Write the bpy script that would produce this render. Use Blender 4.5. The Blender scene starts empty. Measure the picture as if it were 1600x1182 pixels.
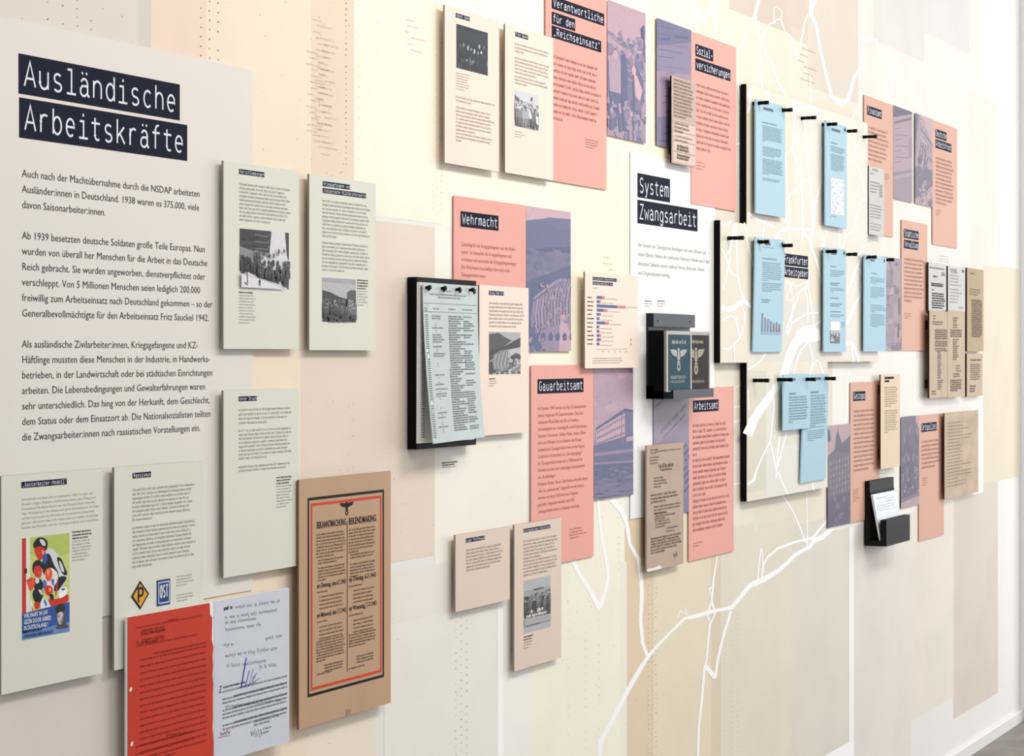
import bpy, math, random
from mathutils import Vector

# ------------------------------------------------------------------ camera, light, exposure
FOC, CXP, CYP = 3197.0, 800.0, 554.0          # focal length in px (1600 wide), principal column, horizon row
TH = math.atan(1655.0 / FOC)                  # angle between the view axis and the wall's direction
D, H = 1.91, 1.43                             # camera distance from the wall, eye height
C_, S_ = math.cos(TH), math.sin(TH)
scn = bpy.context.scene
COL = scn.collection

cam = bpy.data.cameras.new('camera')
cam.sensor_fit = 'HORIZONTAL'; cam.sensor_width = 36.0
cam.lens = FOC / 1600.0 * 36.0
cam.shift_y = -(591.0 - CYP) / 1600.0
cam.clip_start = 0.05
cam.dof.use_dof = False
camo = bpy.data.objects.new('camera', cam); COL.objects.link(camo)
camo.location = (0, -D, H)
camo.rotation_euler = (math.pi / 2, 0, TH - math.pi / 2)
scn.camera = camo

world = bpy.data.worlds.new('room_light'); scn.world = world
world.use_nodes = True
bg = world.node_tree.nodes['Background']
bg.inputs[0].default_value = (0.93, 0.96, 1.0, 1); bg.inputs[1].default_value = 0.60

def area(name, loc, aim, sx, sy, energy, color):
    l = bpy.data.lights.new(name, 'AREA'); l.shape = 'RECTANGLE'; l.size = sx; l.size_y = sy
    l.energy = energy; l.color = color
    o = bpy.data.objects.new(name, l); COL.objects.link(o)
    o.location = loc
    o.rotation_euler = (Vector(aim) - Vector(loc)).to_track_quat('-Z', 'Y').to_euler()
    return o
area('window_daylight', (9.6, -3.0, 1.9), (4.0, 0.0, 1.4), 3.4, 2.4, 160, (0.97, 0.98, 1.0))
area('ceiling_and_fill_light', (1.9, -2.3, 3.45), (1.9, 0.0, 1.2), 1.6, 0.6, 30, (1.0, 0.95, 0.88))
area('ceiling_and_fill_light', (4.2, -2.1, 3.45), (3.9, 0.0, 1.4), 1.6, 0.6, 52, (1.0, 0.95, 0.87))
area('ceiling_and_fill_light', (6.3, -2.3, 3.45), (6.8, 0.0, 1.4), 1.2, 0.5, 16, (1.0, 0.97, 0.92))  # unseen lamp added to brighten the face of the end wall

scn.view_settings.view_transform = 'Standard'
scn.view_settings.look = 'None'
scn.view_settings.exposure = -0.12
scn.view_settings.gamma = 1.0
scn.view_settings.use_curve_mapping = False

# ------------------------------------------------------------------ helpers
XVP = CXP + FOC * S_ / C_

def U(x, y, p=0.0):
    """a pixel of the photograph -> the point on the plane p metres in front of the wall"""
    r = (x - CXP) / FOC; d = D - p
    X = d * (C_ + r * S_) / (S_ - r * C_)
    dep = X * C_ + d * S_
    return Vector((X, -p, H + (CYP - y) / FOC * dep))

def SC(x, p=0.0):
    """pixels per metre (upright) on that plane at column x"""
    return (XVP - x) * C_ / (D - p)

def lin(c):
    return tuple(((v / 255.0) / 12.92 if v / 255.0 <= 0.04045 else ((v / 255.0 + 0.055) / 1.055) ** 2.4) for v in c)

MATS = {}
def mat(name, rgb, rough=0.6, noise=0.0, scale=40.0, spec=0.14, stretch=None, rgb2=None, detail=4.0):
    if name in MATS: return MATS[name]
    m = bpy.data.materials.new(name); m.use_nodes = True
    nt = m.node_tree; b = nt.nodes['Principled BSDF']
    b.inputs['Roughness'].default_value = rough
    b.inputs['Specular IOR Level'].default_value = spec
    a = lin(rgb)
    b.inputs['Base Color'].default_value = a + (1,)
    if noise or rgb2:
        tc = nt.nodes.new('ShaderNodeTexCoord'); mp = nt.nodes.new('ShaderNodeMapping')
        if stretch: mp.inputs['Scale'].default_value = stretch
        n = nt.nodes.new('ShaderNodeTexNoise'); n.inputs['Scale'].default_value = scale; n.inputs['Detail'].default_value = detail
        rp = nt.nodes.new('ShaderNodeValToRGB')
        lo = lin(rgb2) if rgb2 else tuple(v * (1 - noise) for v in a)
        hi = a if rgb2 else tuple(min(1, v * (1 + noise * .6)) for v in a)
        rp.color_ramp.elements[0].position = 0.32; rp.color_ramp.elements[0].color = lo + (1,)
        rp.color_ramp.elements[1].position = 0.62; rp.color_ramp.elements[1].color = hi + (1,)
        nt.links.new(tc.outputs['Object'], mp.inputs[0]); nt.links.new(mp.outputs[0], n.inputs['Vector'])
        nt.links.new(n.outputs['Fac'], rp.inputs[0]); nt.links.new(rp.outputs[0], b.inputs['Base Color'])
    MATS[name] = m
    return m

def print_mat(name, grain=0.09, scale=320.0, rough=0.55):
    """printed picture: the print's own colours with a fine grain"""
    if name in MATS: return MATS[name]
    m = bpy.data.materials.new(name); m.use_nodes = True
    nt = m.node_tree; b = nt.nodes['Principled BSDF']
    b.inputs['Roughness'].default_value = rough; b.inputs['Specular IOR Level'].default_value = 0.25
    at = nt.nodes.new('ShaderNodeAttribute'); at.attribute_name = 'ink'
    tc = nt.nodes.new('ShaderNodeTexCoord')
    n = nt.nodes.new('ShaderNodeTexNoise'); n.inputs['Scale'].default_value = scale; n.inputs['Detail'].default_value = 3
    mr = nt.nodes.new('ShaderNodeMapRange'); mr.inputs[1].default_value = .3; mr.inputs[2].default_value = .7
    mr.inputs[3].default_value = 1 - grain; mr.inputs[4].default_value = 1 + grain
    mx = nt.nodes.new('ShaderNodeMix'); mx.data_type = 'RGBA'; mx.blend_type = 'MULTIPLY'; mx.inputs[0].default_value = 1
    nt.links.new(tc.outputs['Object'], n.inputs['Vector']); nt.links.new(n.outputs['Fac'], mr.inputs[0])
    nt.links.new(at.outputs['Color'], mx.inputs[6]); nt.links.new(mr.outputs[0], mx.inputs[7])
    nt.links.new(mx.outputs[2], b.inputs['Base Color'])
    MATS[name] = m
    return m

ORG = {}
class MB:
    """collects faces in world coordinates; build() links them as one mesh object"""
    def __init__(s): s.v = []; s.f = []; s.c = []
    def poly(s, pts, col=None):
        i = len(s.v); s.v += [tuple(p) for p in pts]; s.f.append(tuple(range(i, i + len(pts)))); s.c.append(col)
    def box(s, x0, x1, y0, y1, z0, z1):
        i = len(s.v)
        s.v += [(x, y, z) for x in (x0, x1) for y in (y0, y1) for z in (z0, z1)]
        for f in ((0, 1, 3, 2), (4, 6, 7, 5), (0, 4, 5, 1), (2, 3, 7, 6), (0, 2, 6, 4), (1, 5, 7, 3)):
            s.f.append(tuple(i + k for k in f)); s.c.append(None)
    def prism(s, pts, y0, y1):
        """pts (x,z) outline extruded from y0 (front) to y1 (back)"""
        n = len(pts); i = len(s.v)
        s.v += [(x, y0, z) for x, z in pts] + [(x, y1, z) for x, z in pts]
        s.f.append(tuple(range(i, i + n))); s.f.append(tuple(range(i + 2 * n - 1, i + n - 1, -1)))
        for k in range(n):
            j = (k + 1) % n; s.f.append((i + k, i + n + k, i + n + j, i + j))
        s.c += [None] * (n + 2)
    def sheet(s, grid, th):
        """a curved sheet: grid[row][col] of points, thickness th towards the wall"""
        R, Cn = len(grid), len(grid[0]); i = len(s.v)
        for off in (0, th):
            for row in grid:
                for p in row: s.v.append((p[0], p[1] + off, p[2]))
        n = R * Cn
        for r in range(R - 1):
            for c in range(Cn - 1):
                a = i + r * Cn + c
                s.f.append((a, a + 1, a + 1 + Cn, a + Cn)); s.f.append((a + n, a + n + Cn, a + n + Cn + 1, a + n + 1)); s.c += [None, None]
        ring = [i + c for c in range(Cn)] + [i + r * Cn + Cn - 1 for r in range(1, R)] + \
               [i + (R - 1) * Cn + c for c in range(Cn - 2, -1, -1)] + [i + r * Cn for r in range(R - 2, 0, -1)]
        for k in range(len(ring)):
            a, b = ring[k], ring[(k + 1) % len(ring)]
            s.f.append((a, a + n, b + n, b)); s.c.append(None)
    def ring(s, c0, c1, r0, r1, n=10, cap=True):
        """tapered rod from c0 to c1"""
        a = Vector(c0); b = Vector(c1); d = (b - a).normalized()
        u = d.orthogonal().normalized(); w = d.cross(u); i = len(s.v)
        for c, r in ((a, r0), (b, r1)):
            for k in range(n):
                t = 2 * math.pi * k / n; s.v.append(tuple(c + r * (math.cos(t) * u + math.sin(t) * w)))
        for k in range(n):
            j = (k + 1) % n; s.f.append((i + k, i + j, i + n + j, i + n + k)); s.c.append(None)
        if cap:
            s.f.append(tuple(range(i + n - 1, i - 1, -1))); s.f.append(tuple(range(i + n, i + 2 * n))); s.c += [None, None]
    def build(s, name, m, parent=None, org=None):
        if parent is not None: org = ORG[parent]
        elif org is None:
            xs = [v[0] for v in s.v]; ys = [v[1] for v in s.v]; zs = [v[2] for v in s.v]
            org = Vector(((min(xs) + max(xs)) / 2, max(ys), min(zs)))
        me = bpy.data.meshes.new(name)
        me.from_pydata([(v[0] - org[0], v[1] - org[1], v[2] - org[2]) for v in s.v], [], s.f)
        if any(c is not None for c in s.c):
            ca = me.color_attributes.new('ink', 'FLOAT_COLOR', 'CORNER'); k = 0
            for f, c in zip(s.f, s.c):
                c4 = tuple(lin(c or (128, 128, 128))) + (1,)
                for _ in f: ca.data[k].color = c4; k += 1
        me.materials.append(m); me.update()
        o = bpy.data.objects.new(name, me); COL.objects.link(o)
        if parent is not None: o.parent = parent
        else: o.location = org
        ORG[o] = org
        return o

def tag(o, label=None, cat=None, group=None, kind=None):
    if label: o['label'] = label
    if cat: o['category'] = cat
    if group: o['group'] = group
    if kind: o['kind'] = kind
    return o

def empty(name, org, label, cat, group=None):
    o = bpy.data.objects.new(name, None); COL.objects.link(o); o.location = org; o.empty_display_size = .05
    ORG[o] = Vector(org)
    return tag(o, label, cat, group)

def P_(p, y): return p(y) if callable(p) else p
def rect(x0, x1, yt, yb, p):
    a = U(x0, yt, p); b = U(x0, yb, p); c = U(x1, yt, p)
    return a.x, c.x, b.z, a.z                      # X0, X1, Z0, Z1

def flat(mb, x0, x1, yt, yb, p, col=None):
    X0, X1, Z0, Z1 = rect(x0, x1, yt, yb, p)
    mb.poly([(X0, -p, Z0), (X1, -p, Z0), (X1, -p, Z1), (X0, -p, Z1)], col)

def ribbon(pts, w):
    """polyline (2-D) -> list of quads of width w with mitred corners; w may be a list"""
    n = len(pts); ws = w if isinstance(w, (list, tuple)) else [w] * n
    L, R = [], []
    for i in range(n):
        d = []
        if i > 0: d.append((pts[i][0] - pts[i - 1][0], pts[i][1] - pts[i - 1][1]))
        if i < n - 1: d.append((pts[i + 1][0] - pts[i][0], pts[i + 1][1] - pts[i][1]))
        nn = []
        for dx, dy in d:
            l = math.hypot(dx, dy) or 1e-9; nn.append((-dy / l, dx / l))
        mx = sum(a for a, b in nn); my = sum(b for a, b in nn); l = math.hypot(mx, my)
        if l < 1e-6: mx, my = nn[0]; l = 1
        mx /= l; my /= l
        k = 1 / max(.5, mx * nn[0][0] + my * nn[0][1])
        h = ws[i] / 2 * k
        L.append((pts[i][0] + mx * h, pts[i][1] + my * h)); R.append((pts[i][0] - mx * h, pts[i][1] - my * h))
    return [(R[i], R[i + 1], L[i + 1], L[i]) for i in range(n - 1)]

def lines_px(mb, polylines, p, w=None, col=None):
    for k, (pts, ww) in enumerate(polylines):
        for q in ribbon(pts, ww if w is None else w):
            pp = P_(p, q[0][1]) + (len(mb.f) % 60) * 4e-6
            mb.poly([U(x, y, pp) for x, y in q], col)

# ------------------------------------------------------------------ lettering: a monoline display alphabet
def arc(cx, cy, rx, ry, a0, a1, n=9):
    return [(cx + rx * math.cos(math.radians(a0 + (a1 - a0) * k / n)), cy + ry * math.sin(math.radians(a0 + (a1 - a0) * k / n))) for k in range(n + 1)]
XH = .72
def oval(): return arc(.5, .36, .33, .36, 0, 360, 16)
def dots(): return [[(.33, .9), (.33, 1.0)], [(.67, .9), (.67, 1.0)]]
GL = {
 'A': [[(.08, 0), (.5, 1), (.92, 0)], [(.22, .32), (.78, .32)]],
 'B': [[(.18, 0), (.18, 1), (.5, 1)] + arc(.5, .77, .27, .23, 90, -90) + [(.18, .54)], [(.5, .54)] + arc(.52, .27, .3, .27, 90, -90) + [(.18, 0)]],
 'C': [arc(.52, .5, .36, .5, 48, 312, 14)],
 'D': [[(.16, 0), (.16, 1), (.42, 1)] + arc(.42, .5, .42, .5, 90, -90) + [(.16, 0)]],
 'E': [[(.82, 0), (.18, 0), (.18, 1), (.82, 1)], [(.18, .52), (.74, .52)]],
 'F': [[(.2, 0), (.2, 1), (.84, 1)], [(.2, .52), (.74, .52)]],
 'G': [arc(.5, .5, .36, .5, 48, 340, 14) + [(.86, .44), (.55, .44)]],
 'H': [[(.16, 0), (.16, 1)], [(.84, 0), (.84, 1)], [(.16, .52), (.84, .52)]],
 'I': [[(.5, 0), (.5, 1)], [(.2, 0), (.8, 0)], [(.2, 1), (.8, 1)]],
 'K': [[(.18, 0), (.18, 1)], [(.84, 1), (.2, .42)], [(.4, .6), (.86, 0)]],
 'L': [[(.22, 1), (.22, 0), (.84, 0)]],
 'M': [[(.12, 0), (.12, 1), (.5, .42), (.88, 1), (.88, 0)]],
 'N': [[(.16, 0), (.16, 1), (.84, 0), (.84, 1)]],
 'O': [arc(.5, .5, .36, .5, 0, 360, 18)],
 'P': [[(.18, 0), (.18, 1), (.5, 1)] + arc(.52, .73, .3, .27, 90, -90) + [(.18, .46)]],
 'R': [[(.18, 0), (.18, 1), (.5, 1)] + arc(.52, .74, .3, .26, 90, -90) + [(.18, .48)], [(.5, .48), (.84, 0)]],
 'S': [arc(.5, .745, .32, .255, 30, 270) + arc(.5, .245, .34, .245, 90, -150)[1:]],
 'T': [[(.5, 0), (.5, 1)], [(.1, 1), (.9, 1)]],
 'U': [[(.16, 1), (.16, .34)] + arc(.5, .34, .34, .34, 180, 360) + [(.84, 1)]],
 'V': [[(.1, 1), (.5, 0), (.9, 1)]],
 'W': [[(.06, 1), (.26, 0), (.5, .62), (.74, 0), (.94, 1)]],
 'Z': [[(.16, 1), (.84, 1), (.16, 0), (.86, 0)]],
 'a': [arc(.48, .48, .27, .24, 155, 0) + [(.75, .12), (.8, .02), (.92, .0)], [(.75, .42), (.44, .42)] + arc(.42, .21, .25, .21, 90, 270) + [(.56, .01), (.75, .14)]],
 'b': [[(.17, 1.03), (.17, 0)], oval()],
 'c': [arc(.53, .36, .34, .36, 45, 315, 12)],
 'd': [[(.83, 1.03), (.83, 0)], oval()],
 'e': [[(.17, .38), (.83, .38)] + arc(.5, .36, .33, .36, 3, 310, 14)],
 'f': [[(.42, 0), (.42, .8)] + arc(.67, .8, .25, .23, 180, 75), [(.14, .70), (.82, .70)]],
 'g': [oval(), [(.83, .72), (.83, -.04)] + arc(.5, -.04, .33, .23, 0, -150)],
 'h': [[(.18, 1.03), (.18, 0)], [(.18, .44)] + arc(.5, .44, .31, .28, 180, 0) + [(.81, 0)]],
 'i': [[(.2, .70), (.52, .70), (.52, 0)], [(.14, 0), (.88, 0)], [(.5, .9), (.5, 1.02)]],
 'j': [[(.25, .70), (.6, .70), (.6, -.05)] + arc(.35, -.05, .25, .2, 0, -120), [(.58, .9), (.58, 1.02)]],
 'k': [[(.2, 1.03), (.2, 0)], [(.8, .72), (.2, .27)], [(.42, .44), (.86, 0)]],
 'l': [[(.2, 1.0), (.52, 1.0), (.52, 0)], [(.14, 0), (.88, 0)]],
 'm': [[(.1, 0), (.1, .72)], [(.1, .52)] + arc(.3, .52, .2, .2, 180, 0) + [(.5, 0)], [(.5, .52)] + arc(.7, .52, .2, .2, 180, 0) + [(.9, 0)]],
 'n': [[(.18, .72), (.18, 0)], [(.18, .44)] + arc(.5, .44, .31, .28, 180, 0) + [(.81, 0)]],
 'o': [oval()],
 'p': [[(.17, .72), (.17, -.27)], oval()],
 'r': [[(.26, 0), (.26, .72)], [(.26, .42)] + arc(.58, .42, .32, .3, 180, 55)],
 's': [arc(.5, .535, .27, .185, 35, 270) + arc(.5, .175, .29, .175, 90, -150)[1:]],
 't': [[(.42, .93), (.42, .2)] + arc(.64, .2, .22, .2, 180, 310), [(.12, .70), (.84, .70)]],
 'u': [[(.18, .72), (.18, .28)] + arc(.5, .28, .32, .28, 180, 360), [(.82, .72), (.82, 0)]],
 'v': [[(.14, .72), (.5, 0), (.86, .72)]],
 'w': [[(.06, .72), (.26, 0), (.5, .5), (.74, 0), (.94, .72)]],
 'y': [[(.14, .72), (.5, .02)], [(.86, .72), (.42, -.22), (.2, -.27)]],
 'z': [[(.18, .71), (.82, .71), (.16, .01), (.84, .01)]],
 '-': [[(.2, .36), (.8, .36)]],
 '\u201e': [[(.38, .1), (.3, -.14)], [(.64, .1), (.56, -.14)]],
 '\u201c': [[(.38, .78), (.3, 1.0)], [(.64, .78), (.56, 1.0)]],
 ' ': [],
}
GL['\u00e4'] = GL['a'] + dots(); GL['\u00f6'] = GL['o'] + dots(); GL['\u00fc'] = GL['u'] + dots()

def stroke_text(mb, text, X, Z, adv, cap, p, weight):
    """monospaced lettering starting at X on baseline Z"""
    for i, ch in enumerate(text):
        for st in GL.get(ch, GL['o']):
            pts = [(X + (i + a * .92 + .04) * adv, Z + b * cap) for a, b in st]
            for q in ribbon(pts, weight): mb.poly([(x, -p - (len(mb.f) % 50) * 3e-6, z) for x, z in q])

M = {}
def init_mats():
    M['bar'] = mat('heading_bar_ink', (29, 32, 49), .8, spec=.10)
    M['letter'] = mat('heading_letter_white', (226, 226, 240), .6)
    M['ink'] = mat('text_ink', (58, 56, 58), .7)
    M['ink_soft'] = mat('text_ink_soft', (158, 155, 147), .7)
    M['ink_pink'] = mat('text_ink_on_pink', (176, 108, 104), .7)
    M['ink_blue'] = mat('text_ink_on_blue', (112, 140, 160), .7)
    M['ink_brown'] = mat('typewriter_ink', (116, 102, 90), .7)
    M['ink_red'] = mat('typewriter_ink_on_red', (150, 40, 28), .7)
    M['ink_list'] = mat('typewriter_ink_dark', (46, 50, 52), .7)
    M['green_board'] = mat('pale_green_board', (216, 217, 204), .55, .015, 6)
    M['cream_board'] = mat('cream_board', (238, 220, 206), .55, .015, 6)
    M['cream_board_dimmed'] = mat('cream_board_dimmed', (221, 203, 188), .55, .015, 6)  # same cream board, its dimmer lighting put into the colour
    M['edge'] = mat('board_edge', (150, 146, 138), .5)
    M['spacer'] = mat('spacer_black', (20, 18, 17), .6)
    M['pink'] = mat('pink_print', (231, 167, 155), .6, .02, 5)
    M['pink_far'] = mat('salmon_print', (216, 170, 150), .6, .02, 5)
    M['black'] = mat('black_lacquer', (6, 6, 7), .6, spec=.10)
    M['blue'] = mat('light_blue_paper', (170, 203, 217), .6, .012, 8)
    M['kraft'] = mat('brown_paper', (187, 155, 126), .65, .04, 12, stretch=(1, 1, .4))
    M['old_paper'] = mat('aged_paper', (188, 165, 148), .7, .06, 14)
    M['old_paper2'] = mat('aged_tan_paper', (196, 176, 152), .7, .06, 14)
    M['grey_paper'] = mat('grey_paper', (205, 203, 200), .7, .04, 14)
    M['red_paper'] = mat('red_paper', (196, 62, 42), .6, .05, 10)
    M['blue_white_paper'] = mat('bluish_white_paper', (206, 208, 220), .6, .03, 12)
    M['list_paper'] = mat('list_paper', (188, 200, 200), .5, .06, 8)
    M['white'] = mat('white_paper', (236, 236, 234), .6)
    M['photo'] = print_mat('printed_photograph')
    M['art'] = print_mat('printed_artwork', .05, 200)
init_mats()

def s_at(x, p): return SC(x, P_(p, 500))

def heading(parent, bars, p, cap=.6, weight=.075, pad=.28):
    """dark bars with light lettering; bars = [(x0, x1, ytop, ybottom, text)] in photo pixels"""
    for x0, x1, yt, yb, text in bars:
        pp = P_(p, yt)
        m = MB(); flat(m, x0, x1, yt, yb, pp + .0003)
        hb = m.build('heading', M['bar'], parent)
        if not text: continue
        X0, X1, Z0, Z1 = rect(x0, x1, yt, yb, pp)
        h = Z1 - Z0; adv = (X1 - X0) / (len(text) + 2 * pad)
        m = MB(); stroke_text(m, text, X0 + pad * adv, Z0 + h * .215, adv, h * cap, pp + .0006, h * weight)
        m.build('lettering', M['letter'], hb)

def greek(mb, x0, xr, ys, hpx, p, rng, last=1.0, rag=.12, t=.16):
    """rows of tiny illegible print; ys = row centres (px at column x0); p may bend"""
    for k, y in enumerate(ys):
        pp = P_(p, y); s = SC(x0, pp); xh = hpx / s
        A = U(x0, y, pp); B = U(xr, y, pp)
        end = A.x + (B.x - A.x) * (1 - rng.random() * rag)
        if k == len(ys) - 1: end = A.x + (B.x - A.x) * last
        X = A.x; z0 = A.z - xh / 2; w = xh * .62; q = xh * t
        def quad(xa, xb, za, zb):
            mb.poly([(xa, -pp, za), (xb, -pp, za), (xb, -pp, zb), (xa, -pp, zb)])
        while X < end - w:
            n = rng.choice((2, 3, 3, 4, 5, 6, 7, 8, 9, 11))
            for i in range(n):
                if X > end - w: break
                r = rng.random()
                top = z0 + xh
                if i == 0 and rng.random() < .35 or r > .82: top = z0 + xh * 1.45
                lo = z0 - xh * .4 if .74 < r < .82 else z0
                if r < .2:
                    quad(X + w * .3, X + w * .3 + q, lo, top); X += w * .6; continue
                quad(X, X + q, lo, top)
                if r < .9: quad(X + w * .78, X + w * .78 + q, z0, z0 + xh)
                if r < .36 or r > .9: quad(X + q, X + w * .78, z0 + xh - q, z0 + xh)
                if r > .62: quad(X + q, X + w * .78, z0, z0 + q)
                if .28 < r < .5: quad(X + q, X + w * .78, z0 + xh * .45, z0 + xh * .45 + q)
                X += w * 1.32
            X += w * 1.0

RN = random.Random(11)
def text_rows(parent, x0, xr, y0, pitch, n, hpx, p, m=None, last=.6, name='text_block', rag=.12, t=.17):
    mb = MB(); pp = (lambda y: P_(p, y) + .0003)
    greek(mb, x0, xr, [y0 + pitch * k for k in range(n)], hpx, pp, RN, last, rag, t)
    return mb.build(name, m or M['ink_soft'], parent)

def caption(parent, x0, xr, y0, pitch, nbold, n, hpx, p, m=None):
    if nbold: text_rows(parent, x0, xr, y0, pitch, nbold, hpx, p, M['ink'], .8, 'caption', t=.3)
    if n: text_rows(parent, x0, xr, y0 + pitch * nbold, pitch, n, hpx, p, m, .6, 'caption', .25)

def real_text(parent, lines, x0, ybase, pitch, cap_px, fit_line, fit_px, p, m, name='body_text', offset=-.012):
    """legible running text from the built-in face, fitted to the measured line length"""
    s = SC(x0, p)
    cu = bpy.data.curves.new(name, 'FONT'); cu.resolution_u = 2; cu.offset = offset
    o = bpy.data.objects.new(name, cu)
    def mesh(t):
        cu.body = t; return bpy.data.meshes.new_from_object(o)
    me = mesh(lines[fit_line]); wnat = max(v.co.x for v in me.vertices); bpy.data.meshes.remove(me)
    me = mesh('H'); hnat = max(v.co.y for v in me.vertices); bpy.data.meshes.remove(me)
    A = U(x0, ybase, p); B = U(fit_px, ybase, p)
    kx = (B.x - A.x) / wnat; kz = cap_px / s / hnat; dz = pitch / s
    mb = MB()
    for i, ln in enumerate(lines):
        if not ln: continue
        me = mesh(ln); base = len(mb.v); z = A.z - i * dz
        mb.v += [(A.x + v.co.x * kx, -p - .0004, z + v.co.y * kz) for v in me.vertices]
        for f in me.polygons: mb.f.append(tuple(base + k for k in f.vertices)); mb.c.append(None)
        bpy.data.meshes.remove(me)
    bpy.data.objects.remove(o); bpy.data.curves.remove(cu)
    return mb.build(name, m, parent)

def board(name, label, cat, x0, x1, yt, yb, p, m, group=None, th=.004, spacer=True, edge=None):
    """a board held p metres off the wall on spacers"""
    X0, X1, Z0, Z1 = rect(x0, x1, yt, yb, p)
    root = empty(name, (X0, 0, Z0), label, cat, group)
    b = MB(); b.box(X0, X1, -p, -p + th, Z0, Z1)
    o = b.build('panel', m, root)
    o.data.materials.append(edge or M['edge'])
    for f in o.data.polygons:
        if abs(f.normal.y) < .5: f.material_index = 1
    if spacer:
        b = MB(); w = (X1 - X0) * .14; h = (Z1 - Z0) * .1
        for cx in (X0 + w * 1.6, X1 - w * 1.6):
            for cz in (Z0 + h * 1.6, Z1 - h * 1.6):
                b.box(cx - w / 2, cx + w / 2, -p + th, -.0035, cz - h / 2, cz + h / 2)
        b.build('spacer', M['spacer'], root)
    return root

def field(root, name, x0, x1, yt, yb, p, m):
    X0, X1, Z0, Z1 = rect(x0, x1, yt, yb, p)
    b = MB(); b.box(X0, X1, -p, -.0018 if p < .003 else -.0027, Z0, Z1)
    return b.build(name, m, root)

def G(t): v = 20 + 222 * t; return (v, v, v * 1.02)
def DUO(t): return tuple(a + (b - a) * t for a, b in zip((62, 76, 118), (214, 172, 180)))
def DUOF(t): return tuple(a + (b - a) * t for a, b in zip((76, 74, 100), (206, 174, 172)))

class Pic:
    """a printed picture: polygons in picture coordinates (0..1, v downward) laid on the board"""
    def __init__(s, x0, x1, yt, yb, p, ramp, base):
        s.X0, s.X1, s.Z0, s.Z1 = rect(x0, x1, yt, yb, P_(p, (yt + yb) / 2)); s.p = P_(p, (yt + yb) / 2) + .0003; s.k = 0; s.m = MB(); s.ramp = ramp; s.round = 0
        s.poly([(0, 0), (1, 0), (1, 1), (0, 1)], base)
    def poly(s, uv, t):
        y = -s.p - s.k * 6e-6; s.k += 1
        c = s.ramp(t) if not isinstance(t, tuple) else t
        for _ in range(s.round):
            uv = [(a[0] * k + b[0] * (1 - k), a[1] * k + b[1] * (1 - k)) for a, b in zip(uv, list(uv[1:]) + [uv[0]]) for k in (.75, .25)]
        s.m.poly([(s.X0 + (s.X1 - s.X0) * min(1, max(0, u)), y, s.Z1 + (s.Z0 - s.Z1) * min(1, max(0, v))) for u, v in uv], c)
    def line(s, pts, w, t):
        for q in ribbon(pts, w): s.poly(q, t)
    def fig(s, u, v, h, asp, tone, head, rng):
        """a standing person; (u, v) feet, h height, asp = picture width/height"""
        w = h * .15 / asp; j = rng.uniform(-.2, .2) * w; keep = s.round; s.round = 1
        s.poly([(u - w * .8, v), (u - w * .2, v), (u, v - h * .45), (u - w * .8, v - h * .5)], tone * .8)
        s.poly([(u + w * .9, v), (u + w * .3, v), (u - w * .1, v - h * .45), (u + w * .8, v - h * .5)], tone * .75)
        s.poly([(u - w * .95, v - h * .42), (u + w * .95, v - h * .42), (u + w + j, v - h * .78), (u + w * .4 + j, v - h * .86), (u - w * .4 + j, v - h * .86), (u - w + j, v - h * .78)], tone)
        r = h * .075
        s.poly([(u + j + r / asp * .9 * math.cos(a), v - h * .92 + r * math.sin(a)) for a in [k * math.pi / 3 for k in range(6)]], head); s.round = keep
    def crowd(s, u0, u1, v0, v1, n, h0, h1, asp, t0, t1, hd, seed):
        r = random.Random(seed)
        for v in sorted(r.uniform(v0, v1) for _ in range(n)):
            h = h0 + (h1 - h0) * (v - v0) / max(1e-6, v1 - v0)
            s.fig(r.uniform(u0, u1), v, h, asp, r.uniform(t0, t1), hd + r.uniform(-.1, .1), r)
    def mottle(s, u0, u1, v0, v1, n, du, dv, t0, t1, seed):
        r = random.Random(seed)
        for _ in range(n):
            u = r.uniform(u0, u1); v = r.uniform(v0, v1); a = du * r.uniform(.4, 1); b = dv * r.uniform(.4, 1)
            s.poly([(u - a, v - b * r.random()), (u + a * r.random(), v - b), (u + a, v + b * r.random()), (u - a * r.random(), v + b)], r.uniform(t0, t1))
    def done(s, parent, name='photograph', m=None): return s.m.build(name, m or M['photo'], parent)

def scribble(mb, x0, x1, y, amp, p, w, rng, slope=0.0, step=1.1):
    """a line of handwriting"""
    x = x0; pts = []
    while x < x1:
        if rng.random() < .13 and len(pts) > 3:
            for q in ribbon(pts, w): mb.poly([U(a, b, p) for a, b in q])
            pts = []; x += 2.2
        a = amp * (1.9 if rng.random() < .16 else 1)
        pts.append((x, y + slope * (x - x0) + (a if len(pts) % 2 else -a) * rng.uniform(.4, 1))); x += step * rng.uniform(.6, 1.3)
    if len(pts) > 1:
        for q in ribbon(pts, w): mb.poly([U(a, b, p) for a, b in q])

# ------------------------------------------------------------------ the room
XE = 8.02                                      # where the picture wall ends
wallm = mat('wall_base', (233, 231, 225), .7, .02, 2.5)
b = MB(); b.box(1.2, XE, 0, .12, 0, 3.4)
wall = tag(b.build('wall_back', wallm), kind='structure')
b = MB(); b.box(XE, XE + .12, -.10, .12, 0, 3.4)
tag(b.build('wall_right', mat('wall_end_white', (252, 252, 252), .6)), kind='structure')
b = MB(); b.box(-3, 14, -7, .12, -.05, 0)
tag(b.build('floor', mat('floor_grey', (150, 142, 134), .55, .12, 9, rgb2=(134, 127, 120))), kind='structure')
bs = MB()
prof = [(0, 0), (-.012, 0), (-.012, .040), (-.008, .047), (0, .047)]
i0 = len(bs.v)
for X in (1.2, XE):
    for y, z in prof: bs.v.append((X, y, z))
n = len(prof)
for k in range(n): bs.f.append((k, (k + 1) % n, n + (k + 1) % n, n + k)); bs.c.append(None)
bs.f.append(tuple(range(n))); bs.f.append(tuple(range(2 * n - 1, n - 1, -1))); bs.c += [None, None]
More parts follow.
